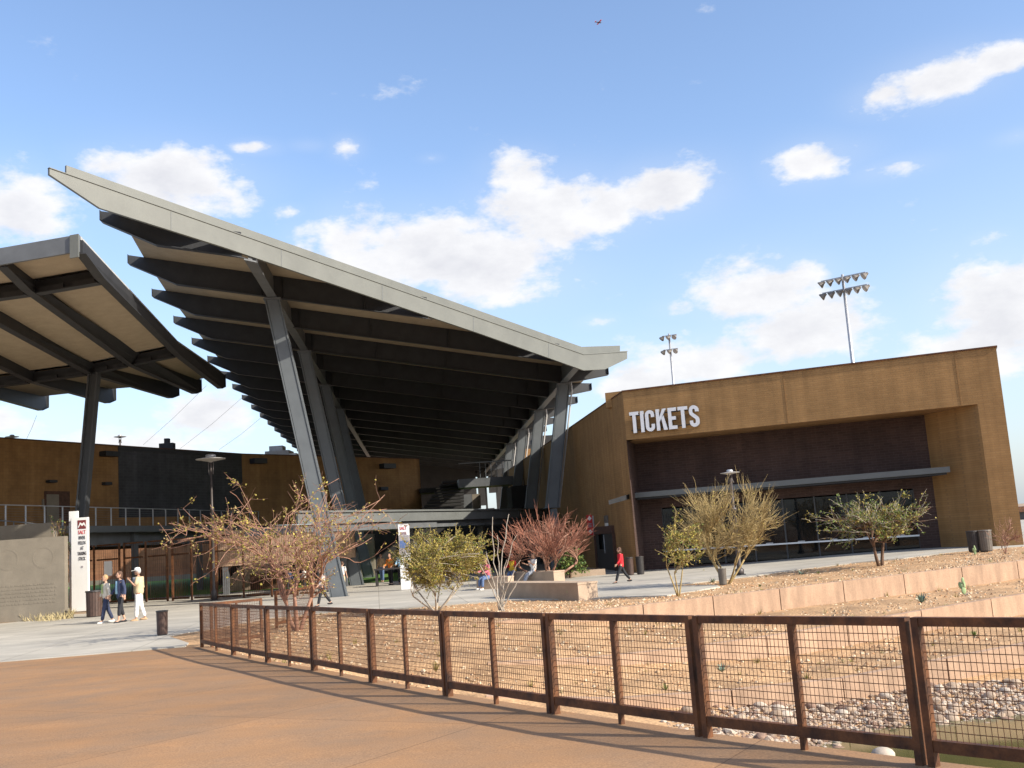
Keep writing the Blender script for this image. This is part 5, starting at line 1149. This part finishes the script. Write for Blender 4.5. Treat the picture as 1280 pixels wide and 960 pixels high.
# agaves, cacti, tufts
def agave(px, py, wpx, label, matn='agave', n=18, z=None, seed=0, grass=False):
    p = gz(px, py, 0)
    for _ in range(10): p = gz(px, py, tz(p.x, p.y))
    s = wpx / 2 * p.y / 1290; rng = random.Random(seed + int(px)); mb = MB()
    for k in range(n):
        a = 6.28 * k / n + rng.random() * .5; e = (.35 + .9 * rng.random()) if not grass else .7 + .7 * rng.random(); L_ = s * (.8 + .4 * rng.random()); d = Vector((math.cos(a) * math.cos(e), math.sin(a) * math.cos(e), math.sin(e))); x = Vector((-math.sin(a), math.cos(a), 0)) * (s * (.12 if not grass else .035)); u = Vector((0, 0, s * .05))
        mb.add([Vector((0, 0, 0)) - x * .6, d * L_ * .45 - x, d * L_, d * L_ * .45 + x, x * .6, d * L_ * .4 - u], [(0, 1, 5), (1, 2, 5), (2, 3, 5), (3, 4, 5), (4, 0, 5)])
    o = mb.build('agave' if not grass else 'grass_tuft', matn); o.location = p - Vector((0, 0, .02)); tag(o, label, 'plant'); return o
agave(1152, 752, 24, 'grey green agave on the gravel between the two upper retaining walls', n=16)
agave(1001, 718, 14, 'small agave at the gravel edge in front of the ticket windows'); agave(891, 728, 14, 'small agave at the edge of the paving, left of the small brown bin')
agave(950, 733, 9, 'tiny green tuft on the gravel right of the small brown bin', 'leaf_green', 12); agave(1023, 717, 8, 'tiny round green plant beside the small agave', 'leaf_green', 14)
agave(545, 838, 26, 'green desert tuft on the sand seen through the middle of the railing', 'leaf_olive', 26, grass=True); agave(832, 862, 22, 'yellow green tuft seen through the railing right of the middle', 'leaf_green', 22, grass=True)
agave(902, 838, 24, 'grey agave on the slope seen through the railing', n=18); agave(1218, 794, 18, 'dark little agave below the lowest wall at the right', 'leaf_green', 14); agave(654, 757, 8, 'tiny weed at the foot of the ocotillo', 'leaf_olive', 12); agave(1040, 732, 8, 'tiny plant above the upper retaining wall', 'leaf_olive', 12)
agave(880, 714, 7, 'tiny weed near the lamp post foot', 'leaf_olive', 10)
def pear(px, py, hpx, label, seed=1):
    p = gz(px, py, 0)
    for _ in range(10): p = gz(px, py, tz(p.x, p.y))
    s = hpx * p.y / 1290; rng = random.Random(seed); mb = MB()
    for (dx, z, w_, yaw) in ((0, .24, .20, .3), (.12, .62, .17, .9), (-.14, .58, .15, -.5), (.02, .88, .12, .2)):
        mb.ell((dx * s, rng.uniform(-.05, .05) * s, z * s), (w_ * s, .06 * s, .25 * s), 10, 7, Matrix.Rotation(yaw, 3, 'Z') @ Matrix.Rotation(dx * 1.5, 3, 'Y'))
    o = mb.build('prickly_pear', 'cactus', smooth=True); o.location = p - Vector((0, 0, .01)); tag(o, label, 'cactus')
pear(1205, 742, 18, 'pale prickly pear cactus on the gravel terrace at the right', 1); pear(714, 750, 17, 'pale prickly pear cactus in front of the long bench', 2); pear(1219, 693, 10, 'small prickly pear in front of the two bins by the pier', 3)
# dry grass along the inscribed wall
mb = MB(); rng = random.Random(31)
for _ in range(1500):
    px = rng.uniform(-10, 92); p = gz(px, 0, 0) if False else gz(px, rng.uniform(769, 777) - (px > 60) * (px - 60) * .12, 0); h = rng.uniform(.12, .45); d = Vector((rng.gauss(0, .5), rng.gauss(0, .4), 1)).normalized() * h; x = Vector((rng.gauss(0, 1), rng.gauss(0, 1), 0)).normalized() * .012
    mb.add([p - x, p + x, p + d * .6 + x * .7 + Vector((0, 0, .02)), p + d, p + d * .6 - x * .7], [(0, 1, 2, 3, 4)])
mb.build('dry_grass', 'dry_grass', kind='stuff')
mb = MB(); E_ = [gz(-20, 781, .006), gz(60, 773.5, .006), gz(95, 767, .006), gz(108, 764, .006), gz(80, 764, .006), gz(-20, 768, .006)]; mb.add(E_, [tuple(range(6))]); mb.build('planting_strip', 'gravel_soil', kind='structure')

# ================================================================== PEOPLE
def skin_mesh(name, joints, edges, radii, sub=1, root=0):
    me = bpy.data.meshes.new(name); me.from_pydata([tuple(j) for j in joints], edges, []); o = bpy.data.objects.new(name, me); col.objects.link(o)
    o.modifiers.new('skin', 'SKIN'); lay = me.skin_vertices[0].data
    for i, r in enumerate(radii): lay[i].radius = (r, r) if not isinstance(r, tuple) else r
    lay[root].use_root = True
    s = o.modifiers.new('sub', 'SUBSURF'); s.levels = s.render_levels = sub
    dg = bpy.context.evaluated_depsgraph_get(); out = bpy.data.meshes.new_from_object(o.evaluated_get(dg)); bpy.data.objects.remove(o); bpy.data.meshes.remove(me)
    return [v.co.copy() for v in out.vertices], [tuple(p.vertices) for p in out.polygons]
def person(label, loc, head, H, pose, skin, top, bottom, hair, shoes='cloth_black', lay=None, hat=None, bag=None, arms=None, legs=None, lean=0, group=None, shirt_len=.0, sleeve=1.0, bare_shin=0, hair_len=0, build=1.0):
    """local frame: +x is the way the person faces, +y their left. pose: legs [(thigh, knee)], arms [(forward, out, elbow)] in degrees, left then right"""
    t = thing('person', label, 'person', loc, head, group); k = H / 1.75; V = Vector
    legs = legs or [(18, 6), (-16, 14)]; arms = arms or [(-14, 8, 14), (14, 8, 18)]
    hip = .93 * k if pose != 'sit' else (.45 + .09) * k
    if pose != 'sit':
        drop = []
        for th, kn in legs:
            a = R(th); b2 = R(th - kn); drop.append(.43 * k * math.cos(a) + .41 * k * math.cos(b2))
        hip = max(drop) + .08 * k
    P0 = V((0, 0, hip)); L_ = R(lean); up = V((math.sin(L_), 0, math.cos(L_)))
    sp1 = P0 + up * .16 * k; ch = P0 + up * .36 * k; nk = P0 + up * .53 * k; hd = P0 + up * .56 * k + V((.015 * k, 0, .02 * k))
    J = [P0, sp1, ch, nk, hd + V((0, 0, .05 * k))]; E = [(0, 1), (1, 2), (2, 3), (3, 4)]; rad = [.095 * k * build, .09 * k * build, .105 * k * build, .055 * k, .05 * k]
    hands = []; legj = []; armj = []
    for sgn, (th, kn) in zip((1, -1), legs):
        h = P0 + V((0, sgn * .085 * k, -.02 * k)); a = R(th); b2 = R(th - kn)
        kne = h + V((math.sin(a), sgn * .01, -math.cos(a))) * .43 * k; an = kne + V((math.sin(b2), 0, -math.cos(b2))) * .41 * k; toe = an + V((.15 * k, sgn * .02 * k, -.045 * k))
        n = len(J); J += [h, kne, an, toe]; E += [(0, n), (n, n + 1), (n + 1, n + 2), (n + 2, n + 3)]; rad += [.085 * k * build, .055 * k, .038 * k, .03 * k]; legj.append((h, kne, an, toe))
    for sgn, (fw, ou, el) in zip((1, -1), arms):
        s = P0 + up * .485 * k + V((0, sgn * .17 * k * build, 0)); a = R(fw) ; o = R(ou)
        d = V((math.sin(a) * math.cos(o), sgn * math.sin(o), -math.cos(a) * math.cos(o))); e = s + d * .28 * k; a2 = R(fw + el); d2 = V((math.sin(a2) * math.cos(o), sgn * math.sin(o) * (.2 if el > 50 else 1), -math.cos(a2) * math.cos(o))).normalized(); w_ = e + d2 * .25 * k; hnd = w_ + d2 * .08 * k
        n = len(J); J += [s, e, w_, hnd]; E += [(2, n), (n, n + 1), (n + 1, n + 2), (n + 2, n + 3)]; rad += [.055 * k, .042 * k, .028 * k, (.036 * k, .018 * k)]; armj.append((s, e, w_, hnd)); hands.append((w_, hnd, d2, sgn))
    body = MB(); body.add(*skin_mesh('body', J, E, rad))
    for w_, hnd, d2, sgn in hands:      # five fingers, slightly curled, unequal
        side = d2.cross(V((0, 1, 0)))
        if side.length < .2: side = V((1, 0, 0))
        side.normalize(); pal = side.cross(d2).normalized() * -sgn
        for f in range(4):
            r_ = hnd + side * (.026 - .017 * f) * k; ln = (.075, .085, .08, .062)[f] * k; body.tube([r_ - d2 * .015 * k, r_ + d2 * ln * .5 + pal * .006 * k, r_ + d2 * ln * .85 + pal * .03 * k], [.0095 * k, .0085 * k, .007 * k], 5)
        body.tube([w_ + d2 * .025 * k + side * .025 * k, w_ + d2 * .06 * k + side * .055 * k, w_ + d2 * .095 * k + side * .06 * k + pal * .015 * k], [.012 * k, .010 * k, .008 * k], 5)
    # head: skull, jaw, nose, ears, eyes, mouth
    hc = hd + V((.02 * k, 0, .13 * k)); body.ell(hc, (.098 * k, .077 * k, .118 * k), 14, 10); body.ell(hc + V((.035 * k, 0, -.06 * k)), (.058 * k, .056 * k, .058 * k), 10, 7)
    body.tube([hc + V((.088 * k, 0, .015 * k)), hc + V((.112 * k, 0, -.022 * k)), hc + V((.09 * k, 0, -.03 * k))], [.008 * k, .016 * k, .012 * k], 6)
    for s in (1, -1): body.ell(hc + V((-.005 * k, s * .078 * k, -.012 * k)), (.02 * k, .01 * k, .032 * k), 7, 5)
    body.cur = 1
    for s in (1, -1): body.ell(hc + V((.086 * k, s * .031 * k, .012 * k)), (.012 * k, .014 * k, .009 * k), 7, 5)
    body.cur = 2; body.ell(hc + V((.089 * k, 0, -.062 * k)), (.01 * k, .026 * k, .008 * k), 7, 5)
    body.build('body', [skin, 'eye', 'cloth_pink'], t, smooth=True)
    # clothes: grown on the same skeleton, a little larger
    h1, k1, a1, _ = legj[0]; h2, k2, a2_, _ = legj[1]
    cut1, cut2 = k1.lerp(a1, .93 - bare_shin), k2.lerp(a2_, .93 - bare_shin)
    vs, fs = skin_mesh('trousers', [P0 + up * .11 * k, P0, h1, k1, cut1, h2, k2, cut2], [(0, 1), (1, 2), (2, 3), (3, 4), (1, 5), (5, 6), (6, 7)], [.13 * k * build, .142 * k * build, .105 * k * build, .078 * k, .066 * k, .105 * k * build, .078 * k, .066 * k], root=1)
    mb = MB(); mb.add(vs, fs); mb.build('trousers', bottom, t, smooth=True)
    (s1_, e1, w1, _), (s2_, e2, w2, _) = armj
    we1, we2 = (e1.lerp(w1, .95 * (sleeve * 2 - 1)) if sleeve > .5 else s1_.lerp(e1, sleeve * 2)), (e2.lerp(w2, .95 * (sleeve * 2 - 1)) if sleeve > .5 else s2_.lerp(e2, sleeve * 2))
    J2 = [ch, sp1, P0 - up * (shirt_len + .05) * k, P0 + up * .47 * k, nk - up * .02 * k]; E2 = [(0, 1), (1, 2), (0, 3), (3, 4)]; r2 = [.15 * k * build, .142 * k * build, .162 * k * build, .12 * k * build, .068 * k]
    for s, e, we in ((s1_, e1, we1), (s2_, e2, we2)):
        n = len(J2)
        if sleeve > .5: J2 += [s, e, we]; E2 += [(3, n), (n, n + 1), (n + 1, n + 2)]; r2 += [.078 * k * build, .058 * k, .046 * k]
        else: J2 += [s, we]; E2 += [(3, n), (n, n + 1)]; r2 += [.08 * k * build, .066 * k]
    mb = MB(); mb.add(*skin_mesh('top', J2, E2, r2)); mb.build('shirt', top, t, smooth=True)
    if lay:     # open jacket, vest or scarf panel worn over
        for nm, mt, (dz0, dz1), w_, depth in lay:
            mb = MB(); c0 = P0 + up * dz0 * k; c1 = P0 + up * dz1 * k
            rr = .165 * k * build
            pts0 = [c0 + V((math.cos(a) * rr * 1.02, math.sin(a) * rr * 1.12, 0)) for a in [R(-w_ + 2 * w_ * i / 10) for i in range(11)]]; pts1 = [c1 + V((math.cos(a) * rr * .95, math.sin(a) * rr * 1.05, 0)) for a in [R(-w_ + 2 * w_ * i / 10) for i in range(11)]]
            n = len(pts0); inn0 = [c0 + (p - c0) * .93 for p in pts0]; inn1 = [c1 + (p - c1) * .93 for p in pts1]
            mb.add(pts0 + pts1 + inn0 + inn1, [(i, i + 1, n + i + 1, n + i) for i in range(n - 1)] + [(2 * n + i + 1, 2 * n + i, 3 * n + i, 3 * n + i + 1) for i in range(n - 1)] + [(n + i, n + i + 1, 3 * n + i + 1, 3 * n + i) for i in range(n - 1)] + [(i + 1, i, 2 * n + i, 2 * n + i + 1) for i in range(n - 1)])
            mb.build(nm, mt, t, smooth=True)
    for (h_, kn_, an, toe) in legj:
        mb = MB(); d = (toe - an); d.z = 0; d.normalize(); c_ = an + d * .055 * k; c_.z = an.z - .045 * k; M_ = Matrix.Rotation(math.atan2(d.y, d.x), 3, 'Z'); mb.ell(c_, (.135 * k, .05 * k, .042 * k), 10, 6, M_); mb.ell(an - V((0, 0, .03 * k)), (.055 * k, .046 * k, .05 * k), 8, 6)
        mb.build('shoe', shoes, t, smooth=True)
    if hair:
        mb = MB(); mb.ell(hc + V((-.018 * k, 0, .022 * k)), (.100 * k, .088 * k, .112 * k), 14, 9)
        if hair_len: mb.ell(hc + V((-.055 * k, 0, -.05 * k - hair_len * k * .4)), (.06 * k, .085 * k, (.09 + hair_len * .5) * k), 10, 7)
        mb.build('hair', hair, t, smooth=True)
    if hat:
        mb = MB(); prof = [(.105 * k, .0), (.104 * k, .05 * k), (.075 * k, .095 * k), (.02 * k, .11 * k)]; mb.lathe(prof, 14, tuple(hc + V((0, 0, .045 * k)))); mb.prism([hc + V((.07 * k, -.07 * k, .047 * k)), hc + V((.19 * k, -.05 * k, .035 * k)), hc + V((.19 * k, .05 * k, .035 * k)), hc + V((.07 * k, .07 * k, .047 * k))], (0, 0, .012 * k)); mb.build('cap', hat, t)
    if bag:
        mb = MB(); c_ = P0 + V((.02 * k, -.2 * k, .06 * k)); mb.box(c_.x - .14 * k, c_.x + .14 * k, c_.y - .06 * k, c_.y + .04 * k, c_.z - .1 * k, c_.z + .1 * k); mb.tube([c_ + V((0, -.01, .1 * k)), P0 + up * .42 * k + V((.16 * k, -.02, 0)), P0 + up * .53 * k + V((0, .1 * k, 0))], .012 * k, 5); mb.build('handbag', bag, t)
    return t
def ht(px, y0, y1_): b = gg(px, y1_); return (y1_ - y0) * b.y / 1290 / 1.0
def place(px, py): return gg(px, py)
FACE = lambda deg: R(deg)      # 0 = to the right of the picture, 180 = to the left, 270 = towards the camera
L3 = 'people walking past the pylon sign'
person('woman in cream jacket and green scarf, leftmost of the three walkers', place(133, 778.5), R(215), ht(133, 720, 780), 'walk', 'skin', 'cloth_cream', 'cloth_navy', 'cloth_blonde', 'cloth_white', lay=[('scarf', 'cloth_green', (.16, .50), 28, 0)], arms=[(-10, 26, 12), (8, 24, 16)], legs=[(14, 4), (-12, 12)], shirt_len=.06, group=L3)
person('dark haired woman in navy blazer over pale blouse, middle of the three walkers', place(151, 778), R(225), ht(151, 716, 780), 'walk', 'skin', 'cloth_navy', 'cloth_black', 'cloth_brown', 'cloth_black', lay=[('blouse', 'cloth_skyblue', (.06, .50), 24, 0)], arms=[(-8, 20, 18), (14, 16, 24)], legs=[(10, 4), (-8, 10)], shirt_len=.10, bare_shin=.28, group=L3, hair_len=.04)
person('man in white cap, beige vest and white trousers, rightmost of three walkers', place(174, 775.5), R(195), ht(174, 712, 776), 'walk', 'skin_dark', 'cloth_beige', 'cloth_white', 'cloth_greyhair', 'cloth_tan', hat='cloth_white', lay=[('grey_sweater', 'cloth_palegrey', (.36, .53), 70, 0)], arms=[(20, 14, 122), (-6, 14, 12)], legs=[(8, 4), (-9, 8)], shirt_len=.08, sleeve=.45, build=1.22, group=L3)
person('woman in striped top with a maroon handbag walking past the big bare tree', place(404, 757.5), R(200), ht(402, 711, 758), 'walk', 'skin', 'cloth_stripe', 'cloth_black', 'cloth_brown', 'cloth_black', bag='cloth_brown', arms=[(10, 10, 40), (24, 10, 60)], legs=[(20, 6), (-20, 16)], hair_len=.05)
person('woman in bright red jacket and black trousers striding left by the building door', place(778, 728.5), R(184), ht(778, 684, 729), 'walk', 'skin', 'cloth_red', 'cloth_black', 'cloth_brown', 'cloth_black', arms=[(16, 8, 26), (-16, 8, 20)], legs=[(26, 8), (-24, 14)], shirt_len=.10, hair_len=.05)
sit = [(86, 84), (80, 74)]
b = place(668, 728.4); person('seated person in white shirt and pale jeans, right of the pair on the bench', b + Vector((.0, .05, .02)), R(215), 1.68, 'sit', 'skin', 'cloth_white', 'cloth_palegrey', 'cloth_brown', 'cloth_white', arms=[(35, 8, 90), (40, 8, 70)], legs=[(72, 40), (66, 44)], lean=-6, sleeve=.42)
b = place(642, 729.2); person('seated person in yellow vest over red shirt, left of the pair on the bench', b + Vector((.0, .10, .02)), R(252), 1.68, 'sit', 'skin_dark', 'cloth_red', 'cloth_denim', 'cloth_greyhair', 'cloth_white', lay=[('vest', 'cloth_yellow', (.0, .50), 120, 0)], arms=[(30, 12, 60), (28, 12, 50)], legs=sit, lean=4)
b = place(608, 737); person('seated person in dark red top and jeans half hidden by the ocotillo stems', b + Vector((.1, .25, 0)), R(225), 1.68, 'sit', 'skin_dark', 'cloth_pink', 'cloth_denim', 'cloth_brown', 'cloth_white', arms=[(30, 8, 50), (35, 8, 50)], legs=[(84, 80), (88, 82)], lean=6)
person('person in white shirt with their back turned, beside the foot of the front roof column', place(429, 739), R(75), ht(429, 703, 739), 'stand', 'skin', 'cloth_white', 'cloth_beige', 'cloth_brown', 'cloth_white', arms=[(4, 8, 12), (2, 8, 14)], legs=[(4, 3), (-5, 6)], sleeve=.45)
person('person in white top and dark trousers behind the big bare tree', place(381, 741), R(200), ht(381, 709, 742), 'stand', 'skin', 'cloth_white', 'cloth_black', 'cloth_brown', arms=[(6, 8, 20), (10, 8, 30)], legs=[(8, 5), (-8, 8)])
person('person in dark jacket standing in the shade behind the big bare tree', place(362, 743), R(330), ht(362, 709, 743), 'stand', 'skin', 'cloth_navy', 'cloth_black', 'cloth_brown', arms=[(6, 8, 20), (10, 8, 30)], legs=[(6, 5), (-6, 8)])
p = gz(473, 737, 0); person('person in orange top behind the dark table under the footbridge', p + Vector((0, 5, 0)), R(250), 1.7, 'stand', 'skin', 'cloth_orange', 'cloth_black', 'cloth_brown', arms=[(20, 8, 40), (16, 8, 60)], legs=[(4, 3), (-4, 5)])
p = gz(481, 737, 0); person('person in pale blue top beside the one in orange under the footbridge', p + Vector((.2, 5.2, 0)), R(270), 1.74, 'stand', 'skin', 'cloth_skyblue', 'cloth_black', 'cloth_brown', arms=[(20, 8, 40), (16, 8, 60)], legs=[(4, 3), (-4, 5)])
person('small dark figure in blue jeans leaning by the column foot behind the walker', place(436, 735.5) + Vector((1.0, 6, 0)), R(250), 1.7, 'stand', 'skin', 'cloth_tan', 'cloth_denim', 'cloth_brown', arms=[(8, 8, 10), (8, 8, 14)], legs=[(4, 3), (-4, 5)])
